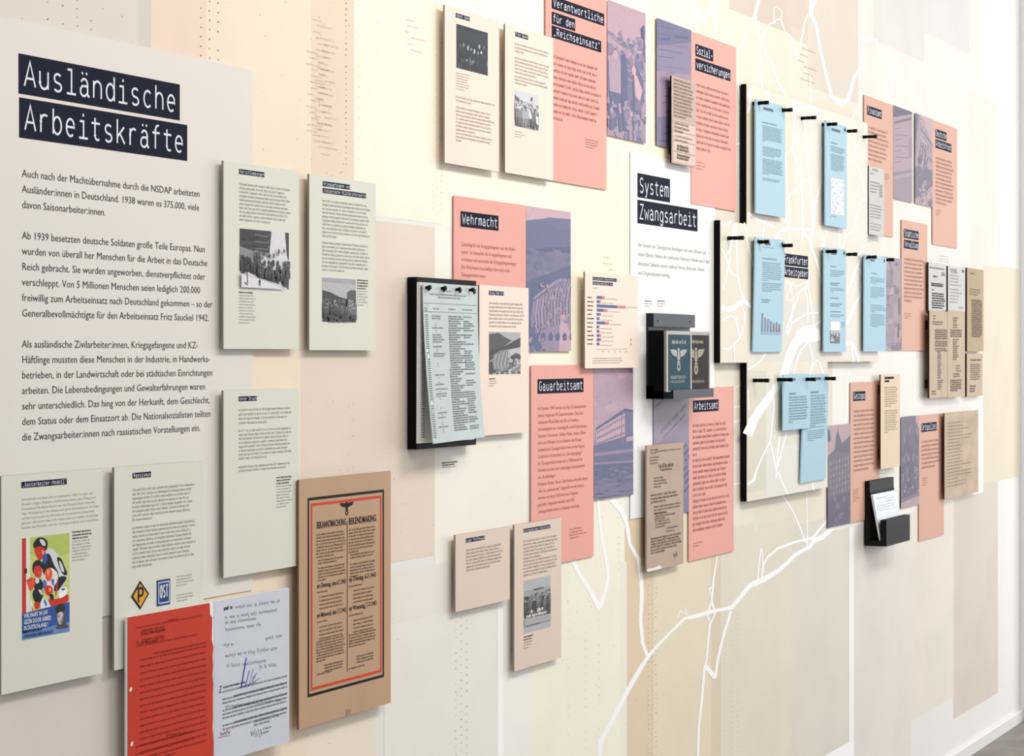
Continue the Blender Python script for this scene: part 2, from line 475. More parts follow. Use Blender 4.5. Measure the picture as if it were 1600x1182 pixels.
tag(bs.build('baseboard_back', mat('baseboard_white', (228, 226, 222), .45)), kind='structure')

# printed wallpaper: overlapping enlarged sheets of tabulating paper
SH = [  # x0, x1, ytop, ybottom (px at x0), colour
 (-60, 216, -160, 1300, (222, 212, 203)), (216, 236, -160, 1300, (214, 207, 199)), (236, 322, -200, 700, (235, 214, 196)),
 (322, 486, -200, 1300, (240, 225, 204)), (486, 553, -200, 640, (232, 212, 193)), (396, 480, 540, 1300, (238, 222, 201)),
 (480, 587, 560, 1300, (238, 226, 209)),
 (553, 690, -250, 334, (247, 239, 220)), (690, 860, -250, 620, (249, 243, 226)), (860, 1010, -300, 560, (249, 242, 218)), (1010, 1090, -320, 300, (249, 243, 214)),
 (470, 679, 332, 905, (228, 214, 200)), (679, 830, 350, 1300, (243, 238, 228)), (600, 778, 905, 1400, (236, 231, 223)),
 (778, 786, 900, 1400, (250, 250, 250)), (786, 976, 850, 1400, (243, 240, 233)), (830, 976, 560, 1300, (246, 240, 224)),
 (600, 700, 897, 980, (234, 228, 219)),
 (1090, 1341, -330, 1300, (232, 221, 205)), (1139, 1262, -330, 14, (212, 198, 184)), (1236, 1262, 40, 60, (216, 203, 190)), (1262, 1341, -330, 135, (219, 208, 196)),
 (1364, 1536, -330, 560, (232, 227, 218)), (1341, 1364, -330, 700, (230, 224, 216)), (1364, 1444, -330, 62, (222, 217, 211)), (1444, 1514, -330, 50, (221, 219, 213)),
 (976, 1021, 813, 1500, (225, 207, 180)), (1021, 1111, 818, 1500, (230, 219, 195)), (1111, 1126, 830, 1500, (221, 207, 184)), (970, 979, 880, 1500, (240, 236, 224)),
 (1126, 1236, 832, 1258, (228, 219, 204)), (1236, 1327, 822, 1213, (224, 217, 205)),
 (1327, 1334, 760, 1500, (247, 248, 248)),
 (1334, 1423, 760, 1400, (229, 221, 212)), (1423, 1490, 720, 1126, (231, 222, 210)), (1490, 1559, 740, 1124, (216, 205, 192)),
 (1117, 1176, 560, 830, (236, 228, 212)), (1176, 1184, 780, 832, (231, 224, 208)),
 (1536, 1591, 412, 757, (224, 213, 191)), (1514, 1563, 140, 412, (229, 222, 210)), (1300, 1430, 540, 830, (240, 236, 228)), (1405, 1536, 560, 800, (238, 234, 226)),
]
for k, (x0, x1, yt, yb, c) in enumerate(SH):
    X0, X1, Z0, Z1 = rect(x0, x1, yt, yb, 0)
    Z0 = max(Z0, .06); Z1 = min(Z1, 3.3); p = .0002 + k * .000008
    b = MB(); b.poly([(X0, -p, Z0), (X1, -p, Z0), (X1, -p, Z1), (X0, -p, Z1)])
    b.build('wallpaper_sheet', mat('sheet_tone_%d_%d_%d' % c, c, .7, .028, 5.0), wall)

# rows of punched holes and faint typing on the sheets
rg = random.Random(3); b = MB()
def hole(x, y, r):
    c = U(x, y, .00065); rr = 1.25 * r / SC(x)
    b.poly([(c.x + rr * 1.1 * math.cos(t), c.y, c.z + rr * math.sin(t)) for t in [q * math.pi / 3 for q in range(6)]])
for x, y0, y1, d, r in ((314, -2, 92, 14.8, 1.1), (327.5, 2, 92, 14.8, 1.1), (341, -10, 94, 14.8, 1.1), (98.6, 9, 45, 14, 1), (121, 0, 45, 13.5, .9), (143, 18, 55, 14, .9), (75, 3, 35, 27, 1),
    (541, -4, 262, 9.0, 1.0), (561, 8, 262, 16, .5), (682, -4, 330, 13, .55), (690, 4, 330, 9, .6), (676, 290, 330, 9, .6), (712.5, 960, 1190, 12.2, .8), (720.8, 966, 1190, 12.2, .8), (729.5, 958, 1190, 12.2, .8),
    (836, 8, 60, 10, .6), (843, 3, 60, 10, .6), (850, 12, 60, 10, .6), (834, 283, 308, 9, .6), (842, 281, 308, 9, .6), (849, 284, 308, 9, .6), (965, 250, 380, 12, .6), (967, 770, 900, 10, .8), (972, 765, 810, 10, .7),
    (1013, 915, 1190, 7.5, .8), (1019, 930, 1190, 7.5, .6), (1025, 912, 1190, 7.5, .8), (1132, 950, 1190, 8, .6), (1143, 945, 1190, 8, .6), (1153, 960, 1190, 8, .6),
    (1108, 880, 1180, 9, .5), (888, 880, 1180, 15, .6), (915, 975, 1180, 13, .6), (936, 970, 1180, 13, .6), (626, 700, 900, 22, .5), (610, 690, 900, 19, .5), (545, 610, 740, 25, .6), (552, 606, 740, 25, .6)):
    y = y0
    while y < y1:
        if rg.random() < .93: hole(x + rg.uniform(-.4, .4), y, r * rg.uniform(.7, 1.15))
        y += d
for _ in range(230):
    x = rg.choice((rg.uniform(400, 690), rg.uniform(480, 540), rg.uniform(600, 980), rg.uniform(0, 220), rg.uniform(870, 1000)))
    y = rg.uniform(0, 330) if rg.random() < .5 or x < 300 else rg.uniform(620, 1180)
    hole(x, y, rg.uniform(.3, .75))
b.build('punched_holes', mat('hole_grey', (122, 112, 100), .8), wall)
b = MB()
for x0, y0, nrow in ((488, 30, 22), (497, 60, 20), (478, 80, 14), (632, 30, 6), (760, 320, 3), (940, 402, 4), (1245, 75, 6)):
    for k in range(nrow):
        a = x0 + rg.uniform(0, 12)
        greek(b, a, a + rg.uniform(8, 24), [y0 + k * 9.5], 2.4, .00065, rg)
b.build('faint_typing', mat('faded_type', (214, 202, 188), .8), wall)
text_rows(wall, 691, 716, 724, 3.6, 2, 1.8, .0004, M['ink'], .8, 'caption', t=.3)
text_rows(wall, 691, 716, 731, 3.6, 1, 1.6, .0004, None, .9, 'caption')
text_rows(wall, 1468, 1484, 400, 4, 3, 1.6, .0004, mat('pale_type', (205, 200, 192), .8), .9, 'caption')

# the street and river map, white lines running over the whole wall
ROADS = [
 ([(1113, -6), (1111, 12), (1100, 35), (1089, 18), (1083, 47)], 6), ([(1123, -6), (1118, 30), (1117, 45), (1115, 60)], 2.6), ([(1114, 14), (1119, 33), (1131, 41), (1140, 54), (1147, 74)], 2.4),
 ([(1187, -6), (1180, 22), (1168, 45), (1160, 67), (1150, 82)], [5, 4.5, 3, 3, 3]), ([(1180, 25), (1184, 50), (1193, 77), (1205, 100), (1216, 130), (1229, 152)], 2.4),
 ([(1190, 66), (1195, 48), (1204, 36), (1210, 36), (1214, 30), (1220, 31), (1227, 50), (1236, 58), (1242, 78), (1245, 88), (1249, 78), (1253, 56), (1255, 53), (1256, 38), (1262, 21)], 2.4),
 ([(1209, 35), (1209, 12), (1214, 10), (1221, 18), (1220, 30)], 1.8), ([(1190, 66), (1187, 85), (1187, 115), (1191, 140)], 2.4), ([(1152, 125), (1157, 160), (1158, 200)], 2),
 ([(1270, -8), (1267, 22), (1275, 40), (1281, 75), (1290, 115), (1299, 150), (1314, 162), (1325, 155), (1335, 120), (1346, 104), (1348, 62), (1369, 62), (1371, 80), (1387, 100), (1394, 120), (1390, 145), (1385, 162)], [9, 6, 4.5, 4, 4, 6, 8, 6, 5, 4.5, 3.5, 3.5, 3, 3, 3, 3, 3]),
 ([(1274, -8), (1275, 6)], 4), ([(1266, 116), (1267, 160)], 1.8), ([(1338, 172), (1330, 190)], 2.2),
 ([(1222, 774), (1240, 800), (1256, 840), (1263, 856)], 2.2), ([(1260, 770), (1262, 850)], 1.6),
 ([(1302, 824), (1285, 840), (1272, 845), (1265, 855), (1243, 867), (1230, 880), (1215, 893), (1195, 905), (1180, 912), (1172, 915), (1160, 930), (1143, 950), (1128, 953), (1117, 955), (1105, 958), (1085, 964), (1070, 967), (1050, 986), (1025, 1012), (1013, 1026), (1000, 1046), (975, 1090), (950, 1138), (938, 1160), (936, 1200)],
  [7, 8, 7, 6, 6, 6, 7, 9, 9, 7, 6.5, 6.5, 5, 6, 6.5, 6.5, 4.5, 4, 4, 6, 7, 7, 7, 7.5, 8]),
 ([(1292, 814), (1270, 841), (1240, 848), (1215, 858), (1200, 870), (1192, 885), (1190, 906)], [3, 4, 4, 3.5, 3, 3, 3]), ([(1189, 857), (1186, 880), (1184, 905)], 2), ([(1190, 858), (1193, 893)], 1.8),
 ([(1121, 868), (1115, 905), (1112, 940), (1117, 957)], [2, 3, 3, 3]), ([(1115, 915), (1108, 922), (1112, 932)], 1.6), ([(1112, 940), (1105, 960), (1110, 976), (1118, 958)], 3),
 ([(1109, 975), (1104, 1030), (1102, 1042)], 3), ([(1101, 1040), (1118, 1060)], 7), ([(1118, 1060), (1120, 1040), (1125, 1015), (1133, 985), (1142, 955)], 4), ([(1101, 1040), (1097, 1090), (1092, 1135), (1090, 1200)], 4),
 ([(955, 780), (972, 800), (979, 818), (984, 850), (998, 875), (1002, 905), (1003, 930), (1001, 970), (1004, 1005), (1012, 1027)], [9, 8, 6, 5, 6, 6, 6, 5.5, 5.5, 5]),
 ([(934, 780), (940, 840), (948, 880), (950, 905), (946, 925), (937, 950)], [4, 4, 5, 5, 5, 9]), ([(896, 878), (905, 897), (920, 920), (937, 952)], [7, 6, 7, 8]),
 ([(1058, 966), (1063, 955), (1073, 961), (1070, 949)], 1.6), ([(1146, 608), (1166, 596)], 2), ([(1147, 637), (1158, 635)], 3), ([(1147, 660), (1158, 657)], 3), ([(1147, 757), (1158, 755)], 3), ([(1147, 725), (1158, 722)], 2),
 ([(1326, 580), (1324, 640), (1320, 662)], 2), ([(1151, 225), (1157, 225)], 3), ([(1143, 625), (1146, 622)], 2),
]
roadm = mat('map_line_white', (252, 252, 252), .6)
b = MB(); lines_px(b, ROADS, .0006)
for pts in ([(1288, 1182), (1327, 1160), (1334, 1160), (1334, 1200), (1270, 1200)],):
    b.poly([U(x, y, .00058) for x, y in pts])
b.build('map_lines', roadm, wall)

# ------------------------------------------------------------------ flush panels
PF = .0045
# --- introduction
X0, X1, Z0, Z1 = rect(-40, 395, 16, 1000, PF)
intro = empty('intro_panel', (X0, 0, Z0), 'large pale grey panel with the two-line title and long introduction at the left end', 'panel')
field(intro, 'panel', -40, 395, 16, 1000, .0026, mat('intro_grey', (226, 220, 213), .6, .012, 3))
heading(intro, [(29, 281, 83.2, 146, 'Ausl\u00e4ndische'), (30, 292.7, 152, 215, 'Arbeitskr\u00e4fte')], .0026, .615, .058)
real_text(intro, ['Auch nach der Macht\u00fcbernahme durch die NSDAP arbeiteten', 'Ausl\u00e4nder:innen in Deutschland. 1938 waren es 375.000, viele', 'davon Saisonarbeiter:innen.', '',
  'Ab 1939 besetzten deutsche Soldaten gro\u00dfe Teile Europas. Nun', 'wurden von \u00fcberall her Menschen f\u00fcr die Arbeit in das Deutsche', 'Reich gebracht. Sie wurden angeworben, dienstverpflichtet oder', 'verschleppt. Von 5 Millionen Menschen seien lediglich 200.000', 'freiwillig zum Arbeitseinsatz nach Deutschland gekommen \u2013 so der', 'Generalbevollm\u00e4chtigte f\u00fcr den Arbeitseinsatz Fritz Sauckel 1942.', '',
  'Als ausl\u00e4ndische Zivilarbeiter:innen, Kriegsgefangene und KZ-', 'H\u00e4ftlinge mussten diese Menschen in der Industrie, in Handwerks-', 'betrieben, in der Landwirtschaft oder bei st\u00e4dtischen Einrichtungen', 'arbeiten. Die Lebensbedingungen und Gewalterfahrungen waren', 'sehr unterschiedlich. Das hing von der Herkunft, dem Geschlecht,', 'dem Status oder dem Einsatzort ab. Die Nationalsozialisten teilten', 'die Zwangsarbeiter:innen nach rassistischen Vorstellungen ein.'],
  34, 276.3, 24.28, 11.5, 8, 331.7, .0026, M['ink'], offset=-.002)

# --- system panel
X0, X1, Z0, Z1 = rect(985, 1117, 236, 812, PF)
sysp = empty('intro_panel', (X0, 0, Z0), 'white panel with a two-line dark title, standing above and behind the passport holder', 'panel')
field(sysp, 'panel', 985, 1117, 236, 812, .0026, mat('system_white', (242, 242, 240), .6))
heading(sysp, [(996, 1047, 270.2, 308.2, 'System'), (996, 1090, 312, 349, 'Zwangsarbeit')], .0026, .6, .062)
real_text(sysp, ['Am System der Zwangsarbeit beteiligten sich viele Akteure auf', 'vielen Ebenen. Neben der politischen F\u00fchrung in Berlin und in den', 'besetzten Gebieten waren zahllose Firmen, Beh\u00f6rden, \u00c4mter', 'und Organisationen beteiligt.'], 997, 385.6, 14.6, 6.6, 1, 1108, .0026, mat('text_grey_fine', (122, 120, 118), .7))
for a, c in ((1007.6, 1021), (1027, 1042)): caption(sysp, a, c, 470.5, 4, 1, 2, 1.5, .0026)

def theme(label, pink, photo, m=None, name='theme_panel'):
    x0 = min(pink[0], photo[0]) if photo else pink[0]
    X0, X1, Z0, Z1 = rect(pink[0], pink[1], pink[2], pink[3], PF)
    a = U(x0, pink[3], PF)
    r = empty(name, (a.x, 0, Z0), label, 'panel', 'pink theme panels on the wall')
    field(r, 'text_field', *pink, PF, m or M['pink'])
    return r

# --- Reichseinsatz
r = theme('pink panel with three-line title and violet crowd photo, cut by the top edge', (852.7, 947.9, -60, 280.6), (948.5, 1008.8))
heading(r, [(862.2, 944, -7, 13.1, 'Verantwortliche'), (862.2, 898.9, 17.8, 37.2, 'f\u00fcr den'), (862.2, 939.5, 39.3, 58.3, '\u201eReichseinsatz\u201c')], PF)
text_rows(r, 858, 940, 86.5, 10.7, 10, 4.2, PF, M['ink_pink'], .25)
caption(r, 915, 936, 217.6, 3.9, 0, 4, 1.7, PF, M['ink_pink'])
q = Pic(948.5, 1008.8, -1.2, 211, PF, DUO, .82); A = 60 * 2.6 / 212
q.poly([(0, 0), (1, 0), (1, .3), (0, .22)], .80); q.poly([(0, .22), (1, .34), (1, 1), (0, 1)], .62); q.mottle(0, 1, .2, .34, 40, .08, .03, .25, .6, 5)
q.poly([(0, .26), (1, .40), (1, .46), (0, .31)], .74); q.poly([(0, .33), (.75, .42), (.75, .72), (0, .72)], .34)
q.mottle(0, 1, .34, .5, 50, .08, .05, .2, .7, 6); q.mottle(.45, .95, .45, .78, 24, .16, .012, .35, .6, 8)
q.poly([(.02, .42), (.24, .36), (.34, .46), (.34, .68), (.06, .68)], .72); q.poly([(.12, .4), (.16, .355), (.25, .36), (.27, .40), (.2, .43)], .8); q.poly([(.05, .67), (.2, .67), (.24, .92), (.14, .95)], .18); q.poly([(.2, .67), (.34, .67), (.38, .95), (.3, .96)], .2)
q.poly([(.34, .38), (.45, .36), (.52, .5), (.5, .76), (.5, .94), (.4, .94), (.36, .7)], .16)
q.poly([(.62, .45), (.74, .42), (.92, .52), (.95, .7), (.84, .78), (.68, .74)], .22); q.poly([(.62, .46), (.68, .42), (.73, .46), (.72, .5), (.64, .5)], .95); q.poly([(.68, .5), (.76, .5), (.9, .6), (.84, .69), (.72, .66)], .93)
q.poly([(.66, .74), (.85, .74), (.84, 1), (.66, 1)], .25); q.poly([(.68, .8), (.76, .8), (.8, .95), (.7, .95)], .6); q.poly([(.5, .73), (.66, .78), (.64, .82), (.54, .82)], .85)
q.poly([(.86, .13), (.93, .1), (.97, .14), (.96, .21), (.88, .2)], .05); q.line([(.95, .1), (.95, .34)], .02, .2); q.mottle(0, 1, .72, 1, 50, .09, .05, .12, .75, 9)
q.done(r)

# --- Sozialversicherungen
r = theme('pink panel with two-bar title and violet picture of paper forms at its left', (1080, 1150, 48.5, 318.4), (1025.7, 1080))
heading(r, [(1086.6, 1114.4, 68.2, 87.4, 'Sozial-'), (1086.6, 1141.4, 90.6, 109.6, 'versicherungen')], PF)
text_rows(r, 1088, 1143, 132.4, 9.9, 11, 3.8, PF, M['ink_pink'], .4)
caption(r, 1088, 1104, 253, 5, 0, 3, 1.5, PF, M['ink_pink'])
q = Pic(1025.7, 1080, 27.5, 226.8, PF, DUO, .5)
q.poly([(0, .0), (1, .0), (1, .12), (0, .22)], .3); q.poly([(0, .22), (1, .1), (1, .36), (0, .42)], .46); q.poly([(0, .42), (1, .36), (1, 1), (0, 1)], .6); q.poly([(0, .78), (.6, .72), (.6, 1), (0, 1)], .4)
rr = random.Random(4)
for k in range(16): q.line([(rr.uniform(0, .3), .06 + k * .06), (rr.uniform(.4, 1), .04 + k * .058)], .006, rr.uniform(.05, .35))
for k in range(14): q.line([(.1 + .06 * k, .5 + .02 * (k % 3)), (.13 + .06 * k, .47)], .012, .12)
q.line([(.1, .16), (.4, .13)], .02, .15); q.line([(.5, .1), (.9, .07)], .02, .15)
q.done(r)

# --- Wehrmacht
r = theme('pink panel titled Wehrmacht with violet photo of a hillside above tents', (709.3, 821.8, 305.2, 549), (821.8, 891.6))
heading(r, [(719.7, 779, 329.8, 354.2, 'Wehrmacht')], PF, .62, .068)
real_text(r, ['Zust\u00e4ndig f\u00fcr die Kriegsgefangenen war die Wehr-', 'macht. Sie bewachte die Kriegsgefangenen und', 'errichtete und unterhielt die Kriegsgefangenenlager.', 'Die Wehrmacht besch\u00e4ftigte aber auch zivile', 'Zwangsarbeiter:innen.'], 720.8, 384.5, 11.8, 6.0, 2, 807.8, PF, M['ink_pink'], offset=-.006)
def hills(q, tents=True):
    q.poly([(0, .1), (.3, .08), (.5, .06), (1, .05), (1, 1), (0, 1)], .26); q.poly([(0, .12), (.35, .09), (.7, .14), (1, .13), (1, .4), (0, .35)], .22)
    q.poly([(.0, .31), (.5, .27), (1, .25), (1, .29), (.4, .32), (0, .33)], .08); q.poly([(0, .36), (.5, .30), (1, .3), (1, .5), (.4, .47), (0, .5)], .3); q.mottle(0, 1, .3, .5, 30, .14, .03, .2, .4, 2)
    q.poly([(0, .52), (.6, .44), (1, .38), (1, .56), (0, .66)], .12); q.poly([(0, .55), (.4, .5), (.3, 1), (0, 1)], .1)
    for k in range(13):
        x = .12 + k * .07; top = .60 - .11 * math.sin(min(1, k / 9) * 1.55)
        pts = [(x + .16 * (1 - k / 13) + .1, top), (x + .06, top + .05), (x + .01, top + .16), (x + .03, .84 - .0 * k), (x + .09, .9)]
        q.line([(u, v) for u, v in pts], .055, .62 if k % 2 else .5); q.line([(u - .03, v + .005) for u, v in pts], .012, .14)
    q.poly([(.3, .86), (1, .78), (1, 1), (.3, 1)], .5); q.poly([(.75, .74), (.85, .74), (1, .9), (1, 1), (.72, 1)], .82); q.mottle(.3, 1, .52, .8, 50, .05, .02, .4, .65, 3)
    for k in range(5): u = .32 + .16 * k; q.poly([(u, .89), (u + .05, .865), (u + .1, .885), (u + .09, .92), (u + .02, .925)], .06)
    q.poly([(0, .86), (.2, .84), (.34, .97), (.3, 1), (0, 1)], .1); q.mottle(.02, .4, .8, 1, 30, .05, .02, .1, .7, 4)
q = Pic(821.8, 891.6, 321.7, 549, PF, DUO, .88); hills(q); q.done(r)

# --- Gauarbeitsamt
r = theme('pink panel titled Gauarbeitsamt with violet photo of an office block', (829.9, 927.6, 571.2, 889.5), None)
heading(r, [(840, 911.7, 593, 615.8, 'Gauarbeitsamt')], PF, .62, .068)
real_text(r, ['Im Sommer 1943 wurden aus den 26 Landesarbeits-', '\u00e4mtern insgesamt 40 Gauarbeits\u00e4mter. Das Gau-', 'arbeitsamt Rhein-Main mit Sitz in Frankfurt-', 'Sachsenhausen war zust\u00e4ndig f\u00fcr zw\u00f6lf Arbeits\u00e4mter:', 'Darunter Darmstadt, Gie\u00dfen, Mainz, Hanau, Offen-', 'bach und Wetzlar. Es koordinierte den Einsatz', 'ausl\u00e4ndischer Zwangsarbeiter:innen in der Region.', 'Es betrieb in Kelsterbach ein \u201eDurchgangslager\u201c', 'f\u00fcr Zwangsarbeiter:innen und in Pfaffenwald bei', 'Hersfeld mit dem dort zust\u00e4ndigen Gauarbeitsamt', 'ein \u201eKrankenlager\u201c.', 'Polnische Kinder, die an Tuberkulose erkrankt waren', 'oder als \u201egeisteskrank\u201c eingestuft worden waren,', 'wurden von dieser Beh\u00f6rde nach Hadamar', 'geschickt. Insgesamt wurden rund 700', 'Zwangsarbeiter:innen in Hadamar ermordet.'], 840.5, 641.5, 10.75, 5.6, 3, 917.5, PF, M['ink_pink'], offset=-.004)
caption(r, 890, 916, 828, 4.6, 0, 4, 1.9, PF, M['ink_pink'])
q = Pic(927.6, 989.1, 569, 782, PF, DUO, .76)
q.poly([(0, 0), (1, 0), (1, .2), (0, .26)], .70); q.mottle(0, 1, .05, .4, 30, .3, .08, .68, .82, 2)
q.poly([(.05, .47), (.78, .345), (1, .36), (1, .7), (0, .7)], .3); q.poly([(.05, .485), (.78, .375), (.78, .55), (.05, .60)], .82); q.poly([(.78, .37), (1, .385), (1, .56), (.78, .56)], .25)
for k in range(3):
    for j in range(14):
        u = .08 + j * .05; v = .50 + k * .042 - (u - .05) * (.15 - k * .028); q.poly([(u, v), (u + .03, v - .004), (u + .03, v + .016), (u, v + .02)], .32)
q.poly([(.05, .475), (.78, .34), (1, .355), (1, .37), (.78, .36), (.05, .49)], .1); q.poly([(0, .60), (.78, .555), (1, .57), (1, .65), (0, .655)], .22); q.poly([(0, .655), (1, .65), (1, .675), (0, .68)], .5)
q.poly([(0, .68), (1, .675), (1, .74), (0, .73)], .22); q.poly([(0, .725), (1, .74), (1, .755), (0, .74)], .5); q.poly([(0, .74), (1, .755), (1, 1), (0, 1)], .16); q.poly([(0, .86), (1, .84), (1, 1), (0, 1)], .34); q.mottle(0, 1, .77, 1, 70, .16, .008, .1, .45, 7); q.line([(.7, .36), (.7, .62)], .01, .8); q.poly([(.8, .56), (1, .55), (1, .59), (.8, .59)], .75)
q.done(r)

# --- Arbeitsamt
r = theme('pink panel titled Arbeitsamt, its violet picture partly covered by the passport holder', (1076.3, 1146.6, 607, 877.8), (1021, 1076.3))
heading(r, [(1083, 1122.8, 626.2, 644.8, 'Arbeitsamt')], PF, .62, .068)
text_rows(r, 1082.6, 1140, 666, 9.1, 6, 4.0, PF, M['ink_pink'], .12); text_rows(r, 1082.6, 1140, 720.6, 9.1, 7, 4.0, PF, M['ink_pink'], .35); text_rows(r, 1082.6, 1140, 784.3, 9.1, 6, 4.0, PF, M['ink_pink'], .8)
caption(r, 1083, 1099, 850, 4.5, 0, 2, 1.7, PF, M['ink_pink'])
q = Pic(1021, 1076.3, 590, 809.8, PF, DUO, .5); rr = random.Random(5)
q.poly([(0, .25), (1, .05), (1, .3), (0, .5)], .58); q.poly([(.5, .6), (1, .5), (1, 1), (.5, 1)], .36)
def slant(q, u, v, n, h, t):
    for k in range(n):
        if rr.random() < .12: continue
        a = u + k * .045; c = v - k * .0115
        q.poly([(a, c), (a + .012, c - .003), (a + .016, c - h), (a + .004, c - h)], t); q.poly([(a + .02, c - .004), (a + .032, c - .006), (a + .034, c - h * .8), (a + .024, c - h * .8)], t)
slant(q, .2, .405, 17, .035, .08); slant(q, .28, .44, 14, .018, .15); slant(q, .05, .22, 9, .02, .25)
for k in range(7): slant(q, .72, .56 + k * .055, 7, .02, .15)
q.done(r)

# --- far panels
def far(label, pink, photo, bars, rows, cap):
    r = theme(label, pink, photo, M['pink_far']); heading(r, bars, PF, .66, .08)
    for a in rows: text_rows(r, *a[:5], 2.9, PF, mat('text_ink_on_salmon', (168, 128, 116), .7), a[5])
    if cap: caption(r, cap[0], cap[1], cap[2], 3.6, 0, cap[3], 1.5, PF, mat('text_ink_on_salmon', (168, 128, 116)))
    return r
r = far('salmon panel titled Finanzamt beside the upper right corner of the map board', (1350.4, 1395.4, 148.1, 363), (1395.6, 1425.3), [(1354.8, 1377.8, 164.4, 178.9, 'Finanzamt')], [(1357, 1388, 199, 7, 8, .7)], (1382, 1391, 272, 3))
q = Pic(1395.6, 1425.3, 164.4, 310.3, PF, DUOF, .66)
q.poly([(0, 0), (1, 0), (1, .02), (0, .13)], .1); q.poly([(.05, .17), (.95, .06), (.95, .09), (.05, .2)], .25)
for k in range(7): q.line([(.1, .25 + k * .06), (.4 + .4 * (k % 2), .215 + k * .06)], .012, .4)
q.poly([(0, .8), (1, .7), (1, 1), (0, 1)], .52); q.poly([(0, .72), (1, .64), (1, .66), (0, .76)], .4); q.poly([(.8, .3), (1, .27), (1, .5), (.8, .52)], .5)
q.done(r)
r = far('salmon panel with two-bar title and tall facade picture, uppermost at the far right', (1457.2, 1495.5, 187.2, 381.8), (1429.6, 1457.2), [(1461.6, 1479, 201.2, 215, 'Deutsche'), (1461.6, 1486.7, 217.2, 230.9, 'Arbeitsfront')], [(1462, 1490, 246.8, 6.3, 12, .6)], (1462, 1471, 328, 3))
q = Pic(1429.6, 1457.2, 176.3, 317.9, PF, DUOF, .62)
q.poly([(.2, 0), (1, 0), (1, .3), (.5, .05)], .85); q.poly([(0, 0), (.2, 0), (0, .5)], .2)
for k in range(7): q.line([(.3, .06 + k * .09), (1, .2 + k * .1)], .025, .3 if k % 2 else .8)
for k in range(4): q.poly([(.3 + k * .14, .3), (.36 + k * .14, .32), (.2 + k * .14, .7), (.14 + k * .14, .7)], .3)
q.poly([(0, .6), (.4, .55), (1, .6), (1, .75), (.3, .9), (0, .95)], .25); q.poly([(.25, .98), (1, .78), (1, .85), (.5, 1)], .8); q.mottle(0, 1, .3, 1, 40, .1, .05, .1, .75, 3)
q.done(r)
r = far('salmon panel titled in two bars below the Finanzamt panel, aerial photo behind a blue sheet', (1408.8, 1448.9, 343.2, 548.2), (1385, 1408.2), [(1412.3, 1435.4, 357.7, 371.6, 'St\u00e4dtische'), (1412.3, 1435.4, 374.4, 387.9, 'Verwaltung')], [(1413, 1444, 405, 6.5, 11, .4)], (1413, 1424, 490, 3))
q = Pic(1380, 1408.2, 401, 547.8, PF, DUOF, .55); q.mottle(0, 1, 0, 1, 60, .25, .06, .25, .8, 3); q.line([(.3, 0), (.55, .25), (.8, .4)], .06, .25)
for u, v, w, h in ((.3, .42, .5, .1), (.2, .55, .35, .13), (.55, .5, .3, .2), (.3, .72, .3, .08), (.6, .76, .25, .14), (.5, .1, .4, .2)): q.poly([(u, v), (u + w, v - .03), (u + w, v + h - .03), (u, v + h)], .4 + u * .4)
q.poly([(.8, .45), (.95, .42), (.95, .6), (.82, .62)], .1); q.poly([(.78, .72), (.9, .7), (.88, .86), (.76, .86)], .1)
q.done(r)
r = far('salmon panel titled Gestapo with violet photo of a domed building', (1328.8, 1374.5, 598, 818), (1293, 1328.4), [(1333, 1352, 612.4, 627.2, 'Gestapo')], [(1334, 1367.5, 643.5, 7.1, 14, .7)], (1333, 1344, 766, 6))
q = Pic(1293, 1328.4, 665.7, 825.8, PF, DUOF, .75)
q.poly([(0, .3), (.2, .26), (1, .12), (1, 1), (0, 1)], .22); q.poly([(.3, .26), (.36, .12), (.44, .05), (.5, .1), (.62, .18), (.75, .2), (.85, .17), (1, .1), (1, .3)], .12); q.line([(.45, -.0), (.45, .07)], .02, .1)
q.poly([(0, .02), (.1, .05), (.14, .14), (.04, .17), (0, .14)], .05)
for k in range(6):
    for j in range(7):
        u = .1 + j * .13; v = .36 + k * .06 - j * .006; q.poly([(u, v), (u + .05, v - .004), (u + .05, v + .035), (u, v + .04)], .48 if (j + k) % 3 else .6)
q.poly([(0, .72), (1, .68), (1, .76), (0, .82)], .06); q.poly([(0, .82), (1, .76), (1, 1), (0, 1)], .08); q.mottle(.1, 1, .7, 1, 25, .1, .03, .1, .35, 3)
q.done(r)
r = far('salmon panel titled Ortspolizei with a dark street photo, right of the leaflet holder', (1436, 1474.8, 649.5, 846.9), (1407.4, 1436), [(1439.7, 1463.7, 662, 675.8, 'Ortspolizei')], [(1440, 1471, 691.4, 6.7, 7, .7)], (1441, 1450, 748, 4))
q = Pic(1407.4, 1436, 652, 795.3, PF, DUOF, .2)
q.poly([(.8, 0), (1, 0), (1, .14), (.85, .12)], .8); q.poly([(.3, .2), (.55, .15), (.6, .8), (.3, .8)], .1); q.mottle(.05, .95, .1, .7, 50, .08, .06, .1, .45, 4); q.mottle(0, 1, .6, .86, 30, .05, .02, .1, .9, 5); q.poly([(0, .93), (1, .9), (1, 1), (0, 1)], .75); q.poly([(0, .9), (1, .86), (1, .9), (0, .94)], .4)
q.done(r)
